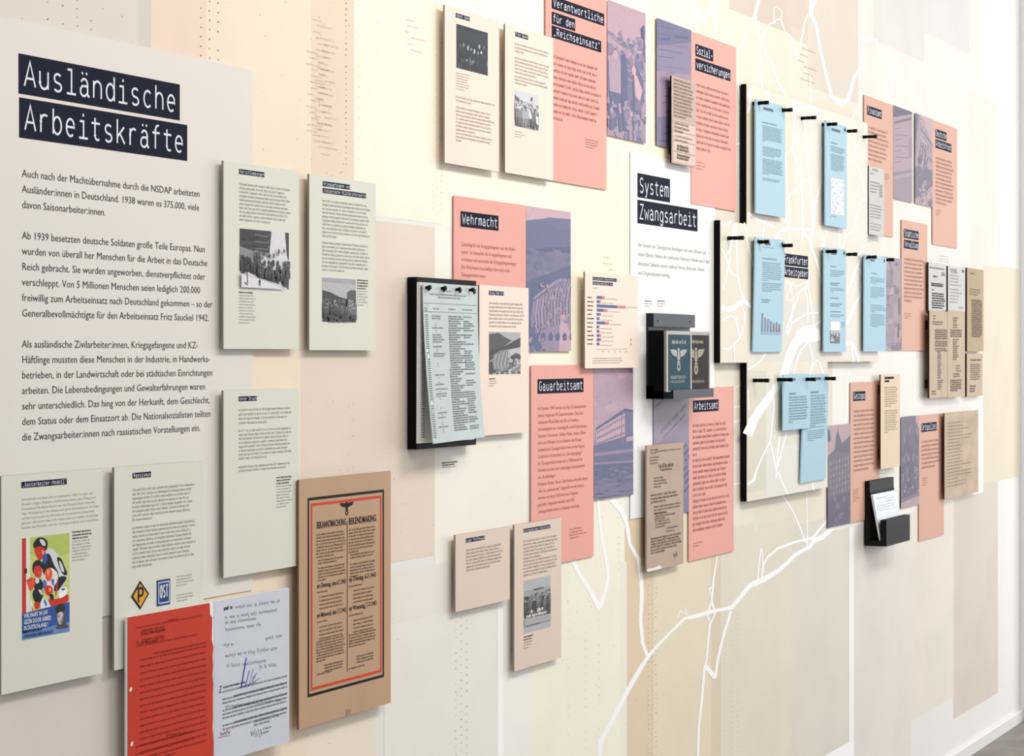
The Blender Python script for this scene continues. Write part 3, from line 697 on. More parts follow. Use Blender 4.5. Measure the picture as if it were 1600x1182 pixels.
# ------------------------------------------------------------------ boards on spacers
GB = M['green_board']; P = .014
g1 = 'pale text boards around the introduction panel'
r = board('text_board', 'pale green-white board with a square street photo, upper right of the introduction panel', 'board', 349.3, 466.7, 251, 545.5, P, GB, g1)
heading(r, [(373.6, 413.2, 264, 271.9, 'Verschleppungen')], P)
text_rows(r, 374, 454, 287.5, 6.2, 10, 2.9, P)
q = Pic(374.2, 451, 357, 449, P, G, .86); A = .85
q.poly([(0, 0), (.64, 0), (.6, .38), (.55, .42), (.32, .38), (0, .3)], .14); q.mottle(0, .35, .05, .35, 20, .1, .05, .05, .22, 1)
for k in range(3): q.line([(.3, .08 + k * .12), (.55, .1 + k * .11), (.6, .06 + k * .1)], .012, .5)
q.poly([(.3, .35), (.58, .385), (.6, .37), (.6, .42), (.55, .45), (.3, .4)], .5); q.poly([(.56, .45), (.62, .4), (.62, .44), (.57, .47)], .1); q.poly([(0, .3), (.32, .38), (.5, .48), (.4, .56), (0, .5)], .5); q.poly([(.92, 0), (1, 0), (1, .5), (.96, .4)], .15)
q.poly([(0, .45), (.2, .5), (.35, .8), (.2, .74), (0, .72)], .14); q.poly([(.2, .62), (.75, .68), (.8, .92), (.4, .82), (.2, .75)], .3); q.poly([(.8, .7), (1, .66), (1, 1), (.85, .93)], .3)
q.crowd(.0, .4, .55, .78, 40, .12, .15, A, .05, .2, .35, 1); q.crowd(.35, .8, .6, .88, 60, .12, .15, A, .05, .28, .4, 2); q.crowd(.82, 1, .6, .95, 28, .12, .15, A, .08, .3, .45, 3); q.crowd(.25, .75, .45, .55, 5, .1, .1, A, .1, .15, .2, 4)
q.poly([(0, .76), (.5, .86), (.9, 1), (0, 1)], .88); q.line([(0, .77), (.5, .87), (.9, 1)], .008, .5); q.fig(.36, .97, .13, A, .12, .3, RN); q.line([(.1, .5), (.12, .93)], .02, .1); q.poly([(.06, .9), (.13, .95), (.12, .97), (.06, .93)], .1); q.crowd(.7, .95, .15, .45, 5, .08, .08, A, .1, .2, .2, 5)
q.done(r); caption(r, 373.6, 401, 457, 4.75, 1, 10, 1.9, P)

r = board('text_board', 'pale green-white board with a two-bar heading and dusky crowd photo, right of the street-photo board', 'board', 483.3, 587, 271.9, 547.4, P, GB, g1)
heading(r, [(504.3, 547, 283, 290.9, 'Kriegsgefangene und'), (504.3, 572.1, 293.7, 301.5, 'italienische Milit\u00e4rinternierte')], P, .62, .08)
text_rows(r, 503.6, 580, 313.8, 6.1, 10, 2.8, P, None, .3); text_rows(r, 503.4, 580, 379.4, 6.05, 8, 2.8, P, None, .45)
q = Pic(503.4, 556, 433.8, 503, P, G, .70); A = .8
q.poly([(0, .0), (1, 0), (1, .12), (0, .1)], .62); q.poly([(0, .28), (.25, .33), (.5, .42), (.72, .46), (.75, .3), (.85, .25), (1, .26), (1, 1), (0, 1)], .16); q.poly([(.72, .32), (.85, .25), (.98, .3), (.98, .5), (.74, .5)], .26)
q.crowd(0, 1, .66, .92, 60, .2, .26, A, .1, .32, .5, 7); q.crowd(.75, 1, .7, .95, 12, .25, .3, A, .2, .5, .65, 8); q.mottle(0, 1, .85, 1, 20, .1, .05, .08, .2, 3)
q.done(r); caption(r, 558, 575.5, 438, 4.3, 4, 6, 1.9, P)

r = board('text_board', 'tall pale green-white board with text only, directly left of the brown announcement poster', 'board', 349.3, 466.3, 610.7, 903.8, P, GB, g1)
heading(r, [(373, 401.2, 619.9, 627.5, 'Unter Druck')], P, .62, .08)
text_rows(r, 373, 459, 641.4, 6.8, 4, 2.9, P, None, .5); text_rows(r, 373, 459, 674, 6.2, 8, 2.9, P, None, .5); text_rows(r, 373, 459, 730.8, 5.8, 2, 2.9, P, None, .85)
caption(r, 432, 458, 747, 4.6, 3, 8, 1.9, P)

r = board('text_board', 'pale green-white board with a colourful family poster picture, lower left corner', 'board', 2, 160, 744.6, 1086.7, P, GB, g1)
heading(r, [(33.6, 104.4, 753.6, 763.2, '\u201eGastarbeiter-Modell\u201c')], P, .62, .075)
real_text(r, ['Arbeitskr\u00e4fte aus Italien (bis zur Kapitulation 1943), Kroatien, der', 'Slowakei, Ungarn, Bulgarien und Rum\u00e4nien kamen ohne Zwang nach', 'Deutschland. Mit diesen Staaten war das Deutsche Reich verb\u00fcndet.', '\u00dcber Werbeb\u00fcros in den St\u00e4dten und durch Werbeaktionen wie Filme', 'auf dem Land wurde den Menschen ein Arbeitseinsatz schmackhaft', 'gemacht. Oft wurde dabei mehr versprochen als eingel\u00f6st. Sonderz\u00fcge', 'brachten die Menschen nach der Vertragsschlie\u00dfung nach Deutschland.'], 33.6, 783, 7.35, 3.6, 1, 149.3, P, M['ink_soft'], offset=-.004)
caption(r, 113, 145, 832.5, 4.9, 3, 7, 2.0, P)
I = lambda c: c
q = Pic(34.4, 108.3, 842, 1000.7, P, G, (196, 202, 120))
K = (14, 14, 20); W_ = (208, 210, 214); R_ = (200, 44, 26); O_ = (226, 78, 44); BL = (44, 82, 158); PK = (240, 150, 120)
q.poly([(0, 0), (.08, 0), (.08, .74), (0, .74)], (196, 36, 30)); q.poly([(.08, 0), (.16, 0), (.16, .74), (.08, .74)], (222, 222, 214)); q.poly([(.16, 0), (1, 0), (1, .2), (.5, .26), (.16, .16)], (176, 192, 96)); q.poly([(.05, .3), (.1, .3), (.1, .35), (.05, .35)], K)
q.round = 2
q.poly([(.5, .13), (.62, .13), (.78, .22), (.98, .42), (.92, .5), (.72, .58), (.5, .52), (.36, .36)], W_); q.poly([(.42, .22), (.56, .16), (.66, .3), (.78, .4), (.74, .5), (.54, .46), (.4, .34)], K); q.poly([(.7, .22), (.82, .24), (.88, .32), (.98, .43), (.84, .42)], K); q.poly([(.76, .25), (.84, .3), (.9, .4), (.82, .38)], W_); q.poly([(.74, .42), (.98, .44), (.84, .52), (.74, .58), (.64, .56)], K)
q.poly([(.2, .08), (.3, .01), (.44, .01), (.54, .06), (.52, .14), (.44, .16), (.3, .14)], K); q.poly([(.34, .02), (.46, .04), (.5, .1), (.42, .1)], W_); q.poly([(.24, .1), (.42, .1), (.5, .15), (.46, .2), (.36, .25), (.3, .2), (.26, .16)], R_); q.poly([(.4, .13), (.48, .16), (.42, .2)], PK); q.poly([(.4, .2), (.5, .16), (.54, .24), (.46, .3)], BL)
q.poly([(.2, .26), (.32, .22), (.42, .26), (.42, .34), (.22, .38)], K); q.poly([(.22, .3), (.36, .28), (.42, .34), (.38, .42), (.26, .4)], R_); q.poly([(.3, .34), (.38, .34), (.36, .4)], O_); q.poly([(.22, .4), (.4, .42), (.46, .52), (.3, .56), (.24, .5)], K); q.poly([(.26, .41), (.34, .4), (.36, .46), (.28, .47)], W_)
q.poly([(.46, .34), (.6, .32), (.74, .38), (.76, .46), (.6, .56), (.48, .48)], (226, 222, 214)); q.poly([(.46, .34), (.58, .32), (.64, .38), (.6, .46), (.5, .46)], O_); q.poly([(.5, .34), (.58, .35), (.54, .42)], PK); q.poly([(.42, .44), (.5, .44), (.52, .52), (.44, .54)], (80, 110, 180)); q.poly([(.58, .44), (.68, .44), (.66, .54)], (80, 110, 180))
q.poly([(.08, .42), (.2, .38), (.28, .44), (.24, .5), (.16, .54), (.12, .48)], O_); q.line([(.04, .42), (.2, .42)], .008, K); q.poly([(.46, .5), (.6, .5), (.66, .56), (.56, .62), (.46, .56)], R_); q.poly([(.54, .52), (.62, .54), (.58, .58)], PK); q.line([(.74, .46), (.7, .62)], .03, (190, 40, 70))
q.poly([(.2, .54), (.3, .5), (.42, .52), (.44, .6), (.36, .68), (.24, .64)], K); q.poly([(.32, .52), (.42, .54), (.42, .6), (.36, .56)], W_); q.poly([(.24, .64), (.38, .66), (.36, .72), (.26, .72)], R_); q.poly([(.16, .6), (.2, .62), (.24, .74), (.16, .74)], (222, 222, 216)); q.poly([(.19, .66), (.24, .74), (.2, .74)], O_); q.poly([(.4, .6), (.56, .66), (.6, .74), (.36, .74)], (220, 224, 228)); q.poly([(.46, .62), (.52, .68), (.5, .72), (.44, .66)], (80, 110, 180))
q.poly([(.52, .62), (.7, .66), (.98, .60), (.98, .7), (.8, .73), (.6, .73)], R_); q.poly([(.56, .58), (.66, .6), (.66, .66), (.58, .64)], K); q.poly([(.76, .58), (.8, .54), (.94, .54), (.96, .62), (.76, .66)], (238, 240, 240)); q.poly([(.82, .55), (.9, .55), (.9, .575), (.82, .575)], (70, 96, 170))
q.round = 0
q.poly([(0, .74), (1, .70), (1, 1), (0, 1)], (40, 78, 152)); q.poly([(0, .94), (1, .9), (1, 1), (0, 1)], (96, 130, 190))
q.round = 2
q.poly([(.68, .74), (.76, .71), (.88, .71), (.92, .78), (.9, .9), (.98, .95), (1, .96), (.68, .96), (.74, .9), (.7, .84)], (70, 72, 78)); q.poly([(.72, .8), (.82, .78), (.88, .82), (.86, .9), (.76, .92)], (186, 186, 186)); q.poly([(.68, .74), (.76, .70), (.88, .71), (.91, .79), (.82, .775), (.72, .8)], (30, 32, 40)); q.line([(.74, .83), (.79, .825)], .012, (60, 60, 64)); q.line([(.77, .89), (.82, .885)], .008, (90, 90, 94)); q.poly([(.84, .83), (.88, .82), (.86, .9), (.8, .92)], (110, 110, 114))
o = q.done(r, 'family_poster_picture', M['art'])
wh = mat('poster_letters_white', (228, 232, 236))
real_text(r, ['WELVAART IN UW', 'GEZIN DOOR ARBEID', 'IN DUITSCHLAND !'], 37, 966.5, 9.6, 6.6, 1, 79.5, P + .0012, wh, 'poster_slogan', offset=.012)
real_text(r, ['MELDT U AAN BIJ DE', 'GEWESTELIJKE ARBEIDSBUREAUX'], 37, 990.5, 7, 4.6, 1, 83, P + .0012, mat('poster_letters_dark', (12, 20, 46)), 'poster_slogan', offset=.014)

r = board('text_board', 'pale green-white board with a yellow diamond badge and a blue badge, behind the red letter', 'board', 178.5, 317.5, 731, 1048.4, P, GB, g1)
heading(r, [(207.2, 236.1, 739.5, 748.2, 'Rassismus')], P, .62, .08)
text_rows(r, 207, 307, 766.5, 6.7, 8, 3.1, P, None, .3); text_rows(r, 207, 307, 826, 6.75, 10, 3.1, P, None, .3); caption(r, 275.6, 304, 902, 4.6, 0, 4, 1.8, P); caption(r, 275.6, 304, 931, 4.6, 0, 3, 1.8, P)
c = U(218.6, 930.5, P); s = SC(218.6, P)
def diamond(name, k, off, m, parent):
    b_ = MB(); h = 22.8 / s * k; w = h * 1.0
    b_.poly([(c.x - w, -P - off, c.z), (c.x, -P - off, c.z - h), (c.x + w, -P - off, c.z), (c.x, -P - off, c.z + h)]); return b_.build(name, m, parent)
bd = diamond('diamond_badge', 1, .0005, mat('badge_black', (16, 14, 20)), r); tag(bd, 'yellow diamond badge with a letter P')
diamond('badge_field', .80, .0008, mat('badge_yellow', (224, 160, 48)), bd)
b_ = MB(); stroke_text(b_, 'P', c.x - .0085, c.z - .0105, .019, .021, P + .0012, .0036); b_.build('letter', mat('badge_violet', (44, 26, 74)), bd)
b_ = MB(); flat(b_, 245, 266, 907.6, 948.2, P + .0005); bo = b_.build('square_badge', mat('badge_blue', (42, 66, 120)), r); tag(bo, 'blue square badge with the letters OST')
b_ = MB(); X0, X1, Z0, Z1 = rect(247.3, 263.7, 911.2, 943.6, P)
for qd in ribbon([(X0, Z0), (X1, Z0), (X1, Z1), (X0, Z1), (X0, Z0)], .0016): b_.poly([(x, -P - .0009, z) for x, z in qd])
stroke_text(b_, 'OST', X0 + .0025, Z0 + .0085, (X1 - X0 - .005) / 3, .018, P + .0009, .0024); b_.build('letters', mat('badge_white', (214, 220, 230)), bo)

# --- red and white letter pages (one board, two pages)
PL = .022
X0, X1, Z0, Z1 = rect(198, 451.5, 965.4, 1236, PL)
r = empty('letter_board', (X0, 0, Z0), 'double page board, red typed letter joined to a bluish page of handwriting, bottom edge', 'document')
b_ = MB(); b_.box(X0, X1, -PL, -PL + .004, Z0, Z1); b_.build('panel', M['white'], r)
b_ = MB(); b_.box(U(330, 1000, PL).x, X1 - .03, -PL + .004, -.0035, Z0 + .03, Z1 - .06); b_.build('spacer', M['spacer'], r)
ct = U(199, 965.4, PL); s = SC(265, PL)
out = [(199.2, 1236), (331.5, 1236)] + [(333 + rg.uniform(-.8, .8), y) for y in range(1180, 1010, -14)] + [(331, 1000), (331.8, 965), (328.5, 962), (327.5, 942.6), (199.2, 965.4)]
b_ = MB(); b_.poly([U(x, y, PL + .0004) for x, y in out]); red = b_.build('red_page', M['red_paper'], r); tag(red, 'torn-edged red typed page')
b_ = MB(); yb_ = lambda y: PL + .0008
greek(b_, 262, 280, [970], 2.4, yb_, rg, 1)
greek(b_, 213, 320, [982, 1011], 2.6, yb_, rg, .9); greek(b_, 222, 262, [986, 992, 1001, 1005], 3.0, yb_, rg, .9)
for k in range(17):
    y = 1022 + k * 10.3; greek(b_, 219 if k else 240, 323, [y], 2.7, yb_, rg, 1, .1, .2)
greek(b_, 212, 322, [1168, 1180, 1195, 1207], 2.6, yb_, rg, .6, .5)
scribble(b_, 260, 292, 1150, 2.5, PL + .0008, .7, rg, -.14); b_.build('typed_lines', M['ink_red'], red)
b_ = MB(); scribble(b_, 214, 246, 1006, 3.4, PL + .001, .7, rg, -.1); scribble(b_, 220, 258, 990, 3.4, PL + .001, .7, rg, -.16); b_.build('pencil_marks', mat('pencil_dark', (92, 30, 34)), red)
b_ = MB()
for x, y in ((204.3, 1078), (206, 1163)):
    b_.poly([U(x + 2.2 * math.cos(t), y + 3.6 * math.sin(t) - 1.6 * math.cos(t), PL + .001) for t in [k * math.pi / 5 for k in range(10)]])
b_.build('punch_hole', mat('hole_cream', (238, 228, 196)), red)
b_ = MB(); X0b = U(334, 940, PL).x; b_.poly([(X0b, -PL - .0004, Z0), (X1, -PL - .0004, Z0), (X1, -PL - .0004, Z1), (X0b, -PL - .0004, Z1)]); wp = b_.build('white_page', M['blue_white_paper'], r); tag(wp, 'bluish white page of handwriting and typing')
pw = PL + .0008
b_ = MB()
for x0, x1, y, am in ((368, 442, 950, 2.6), (352, 434, 966, 2.8), (352, 402, 974, 2.4), (352, 408, 985, 2.6), (415, 442, 998, 2.6), (350, 366, 1009, 2.6), (352, 434, 1026, 2.8), (355, 416, 1042, 3), (405, 432, 1043, 4)): scribble(b_, x0, x1, y, am, pw, .6, rg, -.15, 1.3)
b_.build('handwriting', mat('ink_grey_violet', (112, 110, 132)), wp)
b_ = MB()
for pts, w in (([(385, 1028), (382, 1045), (377, 1075)], 1.7), ([(390, 1048), (383, 1075)], 1.0), ([(396, 1046), (388, 1074), (398, 1056)], .9), ([(401, 1052), (394, 1068), (406, 1060)], .8), ([(372, 1076), (400, 1066)], .8)):
    for qd in ribbon(pts, w): b_.poly([U(x, y, pw) for x, y in qd])
b_.build('blue_signature', mat('ink_blue_violet', (70, 62, 150)), wp)
b_ = MB()
for k in range(11): greek(b_, 348 + (18 if k in (1, 4, 8) else 0), 449, [1082 + k * 5.9], 2.3, pw, rg, 1, .2, .2)
greek(b_, 349, 398, [1075], 2.6, pw, rg, .7, 0, .3); greek(b_, 350, 364, [952], 4.4, pw, rg, 1, 0, .35); greek(b_, 397, 440, [1129, 1134], 2.6, pw, rg, .6); greek(b_, 411, 424, [1140, 1146], 2.6, pw, rg, .8)
stroke_text(b_, 'Z', U(342, 1083, pw).x, U(342, 1083, pw).z, .009, .009, pw, .0014); b_.build('typed_lines', mat('typewriter_ink_grey', (78, 78, 92), .7), wp)
b_ = MB(); scribble(b_, 392, 412, 1148, 6, pw, .9, rg, -.2, 1.6); scribble(b_, 344, 362, 1148, 3, pw, .8, rg, -.2, 2.5); scribble(b_, 352, 440, 1105, 2, pw, .5, rg, -.12, 2); b_.build('pen_initials', mat('ink_dark_violet', (64, 58, 98)), wp)
b_ = MB()
for qd in ribbon([(341, 1153.5), (351, 1151), (360, 1149.5)], .9): b_.poly([U(x, y, pw) for x, y in qd])
b_.build('red_underline', mat('ink_red_line', (206, 60, 58)), wp)

# --- announcement poster
PP = .02
r = board('poster_board', 'brown paper announcement poster with black and red frame and eagle, lower centre left', 'poster', 467, 610.5, 750.6, 1141, PP, M['kraft'], edge=mat('kraft_edge', (120, 100, 80)))
def frame(name, x0, x1, yt, yb, w, m):
    X0, X1, Z0, Z1 = rect(x0, x1, yt, yb, PP); b_ = MB()
    for a in ((X0, X1, Z1 - w, Z1), (X0, X1, Z0, Z0 + w), (X0, X0 + w, Z0 + w, Z1 - w), (X1 - w, X1, Z0 + w, Z1 - w)):
        b_.poly([(a[0], -PP - .0004, a[2]), (a[1], -PP - .0004, a[2]), (a[1], -PP - .0004, a[3]), (a[0], -PP - .0004, a[3])])
    return b_.build(name, m, r)
frame('black_border', 480.5, 599.8, 778.6, 1090.5, .0047, mat('poster_black', (18, 16, 18))); frame('red_border', 485.6, 596, 787.3, 1080, .0046, mat('poster_red', (206, 66, 42)))
pk = mat('poster_ink', (44, 36, 32), .7); pk2 = mat('poster_ink_small', (84, 68, 56), .7)
def eagle(x, y, w, h, p, m, parent, name='eagle_emblem', wreath=True, detail=None):
    """spread eagle over a ring; x centre, y top, w,h in px"""
    a = U(x - w / 2, y, p); e = U(x + w / 2, y, p); X = (a.x + e.x) / 2; hw = (e.x - a.x) / 2; s_ = h / SC(x, p); z = a.z; b_ = MB()
    def pt(u, v): return (X + u * hw, -p, z - v * s_)
    for sg in (-1, 1):
        b_.poly([pt(sg * .12, .14), pt(sg * .42, .07), pt(sg * 1, .06), pt(sg * .94, .16), pt(sg * .82, .24), pt(sg * .66, .31), pt(sg * .42, .36), pt(sg * .16, .40)])
    b_.poly([pt(-.18, .12), pt(.18, .12), pt(.22, .34), pt(.12, .54), pt(-.12, .54), pt(-.22, .34)]); b_.poly([pt(-.10, .14), pt(-.16, .02), pt(.02, 0), pt(.14, .05), pt(.10, .14)])
    b_.poly([pt(-.12, .52), pt(.12, .52), pt(.2, .64), pt(-.2, .64)])
    cx, cz, ro, ri = X, z - .80 * s_, .19 * s_, (.125 if detail else .09) * s_
    for k in range(16):
        t0, t1 = k * math.pi / 8, (k + 1) * math.pi / 8
        b_.poly([(cx + ro * math.cos(t0), -p, cz + ro * math.sin(t0)), (cx + ro * math.cos(t1), -p, cz + ro * math.sin(t1)), (cx + ri * math.cos(t1), -p, cz + ri * math.sin(t1)), (cx + ri * math.cos(t0), -p, cz + ri * math.sin(t0))])
    if detail:
        b_.poly([(cx + ri * math.cos(k * math.pi / 8), -p + .0001, cz + ri * math.sin(k * math.pi / 8)) for k in range(16)])
    o_ = b_.build(name, m, parent)
    if detail:
        b_ = MB(); q_ = ri * .72; rot = math.pi / 4; cr, sr = math.cos(rot), math.sin(rot)
        def tr(u, v): return (u * cr - v * sr, u * sr + v * cr)
        for k in range(4):
            ca, sa = math.cos(k * math.pi / 2), math.sin(k * math.pi / 2)
            pl = [(0, 0), (0, .62 * q_), (.62 * q_, .62 * q_)]
            pl = [tr(u * ca - v * sa, u * sa + v * ca) for u, v in pl]
            for qd in ribbon(pl, q_ * .26): b_.poly([(cx + u, -p - .0003, cz + v) for u, v in qd])
        b_.build('emblem_mark', detail, o_)
    return o_
eagle(542, 785.5, 22, 22, PP + .0005, pk, r)
real_text(r, ['BEKANNTMACHUNG'], 494.5, 826.6, 8, 10.4, 0, 540.5, PP, pk, 'poster_title', .018); real_text(r, ['BEKENDMAKING'], 544.5, 820.4, 8, 10.4, 0, 587.5, PP, pk, 'poster_title', .018)
b_ = MB(); a = U(542.3, 815, PP); e = U(542.3, 1050, PP); b_.poly([(a.x - .0008, -PP - .0004, e.z), (a.x + .0008, -PP - .0004, e.z), (a.x + .0008, -PP - .0004, a.z), (a.x - .0008, -PP - .0004, a.z)]); b_.build('centre_rule', pk, r)
real_text(r, ['am Dienstag, den 6.7.1943'], 495, 920, 8, 7.4, 0, 540, PP, pk, 'date_line', .016); real_text(r, ['op Dinsdag, 6-7-1943'], 545, 909.5, 8, 7.4, 0, 587, PP, pk, 'date_line', .016)
real_text(r, ['am Mittwoch, den 7.7.1943'], 495, 966, 8, 7.4, 0, 540.5, PP, pk, 'date_line', .016); real_text(r, ['op Woensdag, 7-7-1943'], 545, 955, 8, 7.4, 0, 588, PP, pk, 'date_line', .016)
for a in ((494.5, 540, 836.6, 5.0, 8, .6), (497, 540, 877, 4.6, 2, .7), (497, 540, 889, 4.7, 5, .3), (545, 587, 829, 5.0, 8, .35), (547, 587, 868, 4.6, 2, .9), (547, 587, 883, 4.7, 5, .3), (495, 512, 927, 4, 1, 1), (499, 538, 934, 6.0, 4, .95), (495, 512, 973.5, 4, 1, 1), (499, 538, 981, 6.1, 4, .95), (545, 567, 917.5, 4, 1, 1), (552, 585, 924, 6, 4, .95), (545, 567, 963, 4, 1, 1), (552, 585, 970.5, 6, 4, .95),
          (494.5, 540, 1004, 4.4, 8, .3), (545, 588, 994, 4.4, 5, .6), (507, 538, 1040.5, 4.4, 3, .9), (557, 586, 1027, 4.4, 3, .9), (495, 520, 1055, 4, 1, 1), (545, 570, 1046, 4, 1, 1)):
    text_rows(r, a[0], a[1], a[2], a[3], a[4], 2.2, PP, pk2, a[5], 'notice_text', .08, .2)
b_ = MB(); flat(b_, 541, 547.5, 1110, 1119, PP + .0004); b_.build('tape_patch', mat('tape_brown', (160, 132, 100)), r)

# --- Lager boards
r = board('text_board', 'small square cream text board, below the list frame and left of the book-cover board', 'board', 711.8, 796.5, 836.9, 957, P, M['cream_board_dimmed'])
heading(r, [(728.1, 757.5, 842.1, 848.7, 'Lager Pfaffenwald')], P, .62, .08); text_rows(r, 728.6, 786.6, 860.8, 5.25, 7, 2.7, P, None, .65)
r = board('text_board', 'tall cream board with a grey book-cover picture, overlapping the foot of the Gauarbeitsamt panel', 'board', 803.7, 877, 820.8, 1050, P, M['cream_board_dimmed'])
heading(r, [(817.9, 860, 827, 832.8, 'Durchgangslager Kelsterbach')], P, .62, .08); text_rows(r, 818, 872, 846.8, 5.4, 6, 2.6, P, None, .5); text_rows(r, 818, 872, 879, 5.3, 5, 2.6, P, None, .7)
q = Pic(818.6, 860, 908.4, 990.8, P, G, .70); A = .62
q.poly([(0, .2), (1, .2), (1, .2), (0, .205)], .2); q.poly([(0, .24), (1, .25), (1, .74), (0, .72)], .18); q.poly([(0, .2), (1, .2), (1, .3), (.5, .34), (0, .3)], .62); q.mottle(0, 1, .3, .45, 30, .1, .05, .1, .6, 1); q.crowd(0, 1, .5, .68, 26, .26, .3, A, .12, .5, .6, 2); q.poly([(0, .74), (1, .74), (1, .86), (0, .86)], .66); q.poly([(0, .88), (1, .87), (1, .875), (0, .885)], .3); q.line([(.2, .6), (.85, .6)], .0, .2)
o = q.done(r, 'book_cover_picture')
text_rows(r, 822, 852, 958, 6, 1, 4.6, P + .0006, M['white'], 1, 'cover_title', 0, .3); text_rows(r, 822, 856, 964.5, 6, 1, 4, P + .0006, M['white'], 1, 'cover_title', 0, .3); text_rows(r, 821, 858, 974, 4.4, 2, 2.6, P + .0006, M['ink'], .6, 'cover_title', 0, .34)
text_rows(r, 834, 850, 922, 4, 1, 1.8, P + .0006, M['ink'], 1, 'cover_title', 0, .3)
caption(r, 818.6, 834, 996.5, 4.3, 2, 3, 1.8, P)

# --- upper cream boards
CB = M['cream_board']
r = board('text_board', 'cream board with a dark square photo near its top, uppermost row, left of its twin', 'board', 694.9, 779.6, 7.3, 254.3, .016, CB)
heading(r, [(712.1, 733.9, 20, 26.8, 'Albert Speer')], .016, .62, .085)
q = Pic(713, 762, 37, 105.8, .016, lambda t: (24 + 200 * t, 28 + 198 * t, 36 + 196 * t), .07)
q.poly([(0, .1), (1, .05), (1, .35), (0, .35)], .12); rr = random.Random(9)
for u, v, h, t in ((.12, .5, .14, .3), (.22, .46, .14, .55), (.36, .5, .16, .8), (.46, .54, .16, .6), (.56, .54, .14, .9), (.68, .56, .12, .6), (.72, .4, .14, .8), (.78, .52, .1, .95), (.87, .38, .1, .4), (.9, .62, .08, .4), (.32, .78, .08, .6), (.98, .76, .24, .4)):
    q.poly([(u - .025, v), (u, v - h * .6), (u + .03, v - h * .4), (u + .03, v), (u + .01, v + h * .3)], t)
q.poly([(.4, .68), (.5, .6), (.58, .76), (.5, .84), (.42, .88)], .42); q.poly([(.46, .6), (.48, .9), (.45, .9)], .05); q.mottle(.05, .95, .55, .95, 30, .1, .08, .04, .16, 4)
q.done(r); caption(r, 712.5, 737, 113.5, 4.1, 0, 7, 1.6, .016); text_rows(r, 712.5, 773, 151, 5.7, 2, 2.5, .016, None, .4); text_rows(r, 712.5, 773, 167.5, 5.8, 7, 2.5, .016, None, .5); text_rows(r, 712.5, 773, 208, 5.6, 3, 2.5, .016, None, .15)
r = board('text_board', 'cream board with a pale crowd photo in its lower half, overlapping the three-line-title pink panel', 'board', 789.3, 864.5, 36.7, 269.5, .016, CB)
heading(r, [(805, 825.5, 49.3, 56.4, 'Fritz Sauckel')], .016, .62, .085)
text_rows(r, 804.5, 859, 68, 5.7, 3, 2.4, .016, None, .25); text_rows(r, 804.5, 859, 90, 5.6, 5, 2.4, .016, None, .6); text_rows(r, 804.5, 859, 119, 5.2, 3, 2.4, .016, None, .35)
q = Pic(804, 841, 140.3, 196.6, .016, G, .84); A = .9
q.poly([(0, .12), (.4, .3), (1, .32), (1, 1), (0, 1)], .55); q.poly([(0, .15), (.5, .32), (.5, .38), (0, .26)], .35); q.mottle(0, 1, .3, .5, 40, .08, .06, .3, .9, 1); q.crowd(0, 1, .6, 1, 46, .4, .55, A, .25, .7, .85, 2); q.poly([(.56, .5), (.62, .48), (.7, .66), (.64, .74), (.58, .66)], .98); q.poly([(.86, .6), (.98, .62), (.98, .84), (.88, .8)], 1.0); q.poly([(.68, .1), (.73, .1), (.73, .2), (.68, .2)], .25)
q.done(r); caption(r, 804.5, 821, 205, 4, 0, 3, 1.5, .016)

# --- prisoner camp board beside the list frame, chart board
r = board('text_board', 'pale pinkish board with a tent-camp photo, right behind the hanging name list', 'board', 749, 826, 445.3, 681.7, P, CB)
heading(r, [(763.9, 787.3, 454.5, 461, 'Dulag Bad Orb')], P, .62, .085); text_rows(r, 764, 821, 474, 6.0, 7, 2.6, P, None, .75)
q = Pic(764, 813, 518.6, 585, P, G, .6); q.poly([(0, 0), (1, 0), (1, .2), (0, .12)], .66)
q.poly([(0, .06), (.3, .02), (.5, .12), (.7, .2), (.4, .4), (0, .5)], .22); q.poly([(0, .44), (.5, .34), (1, .12), (1, .4), (.6, .42), (.2, .58), (0, .7)], .13)
for k in range(9):
    x = .1 + k * .055; pts = [(x + .25 * (1 - k / 10), .46 - k * .006), (x + .06, .55), (x, .74), (x + .05, .95)]
    q.line(pts, .045, .7 if k % 2 else .5); q.line([(u - .024, v) for u, v in pts], .01, .15)
q.poly([(.6, .42), (1, .36), (1, 1), (.6, 1)], .72); q.poly([(.66, .58), (.86, .5), (1, .55), (1, .66), (.84, .74), (.7, .76)], .16); q.mottle(.6, 1, .66, 1, 40, .08, .08, .08, .9, 3); q.poly([(0, .7), (.1, .72), (.16, 1), (0, 1)], .15); q.mottle(.1, .6, .86, 1, 20, .05, .03, .1, .7, 4)
q.done(r); caption(r, 763.8, 777, 592.3, 3.7, 1, 3, 1.6, P)

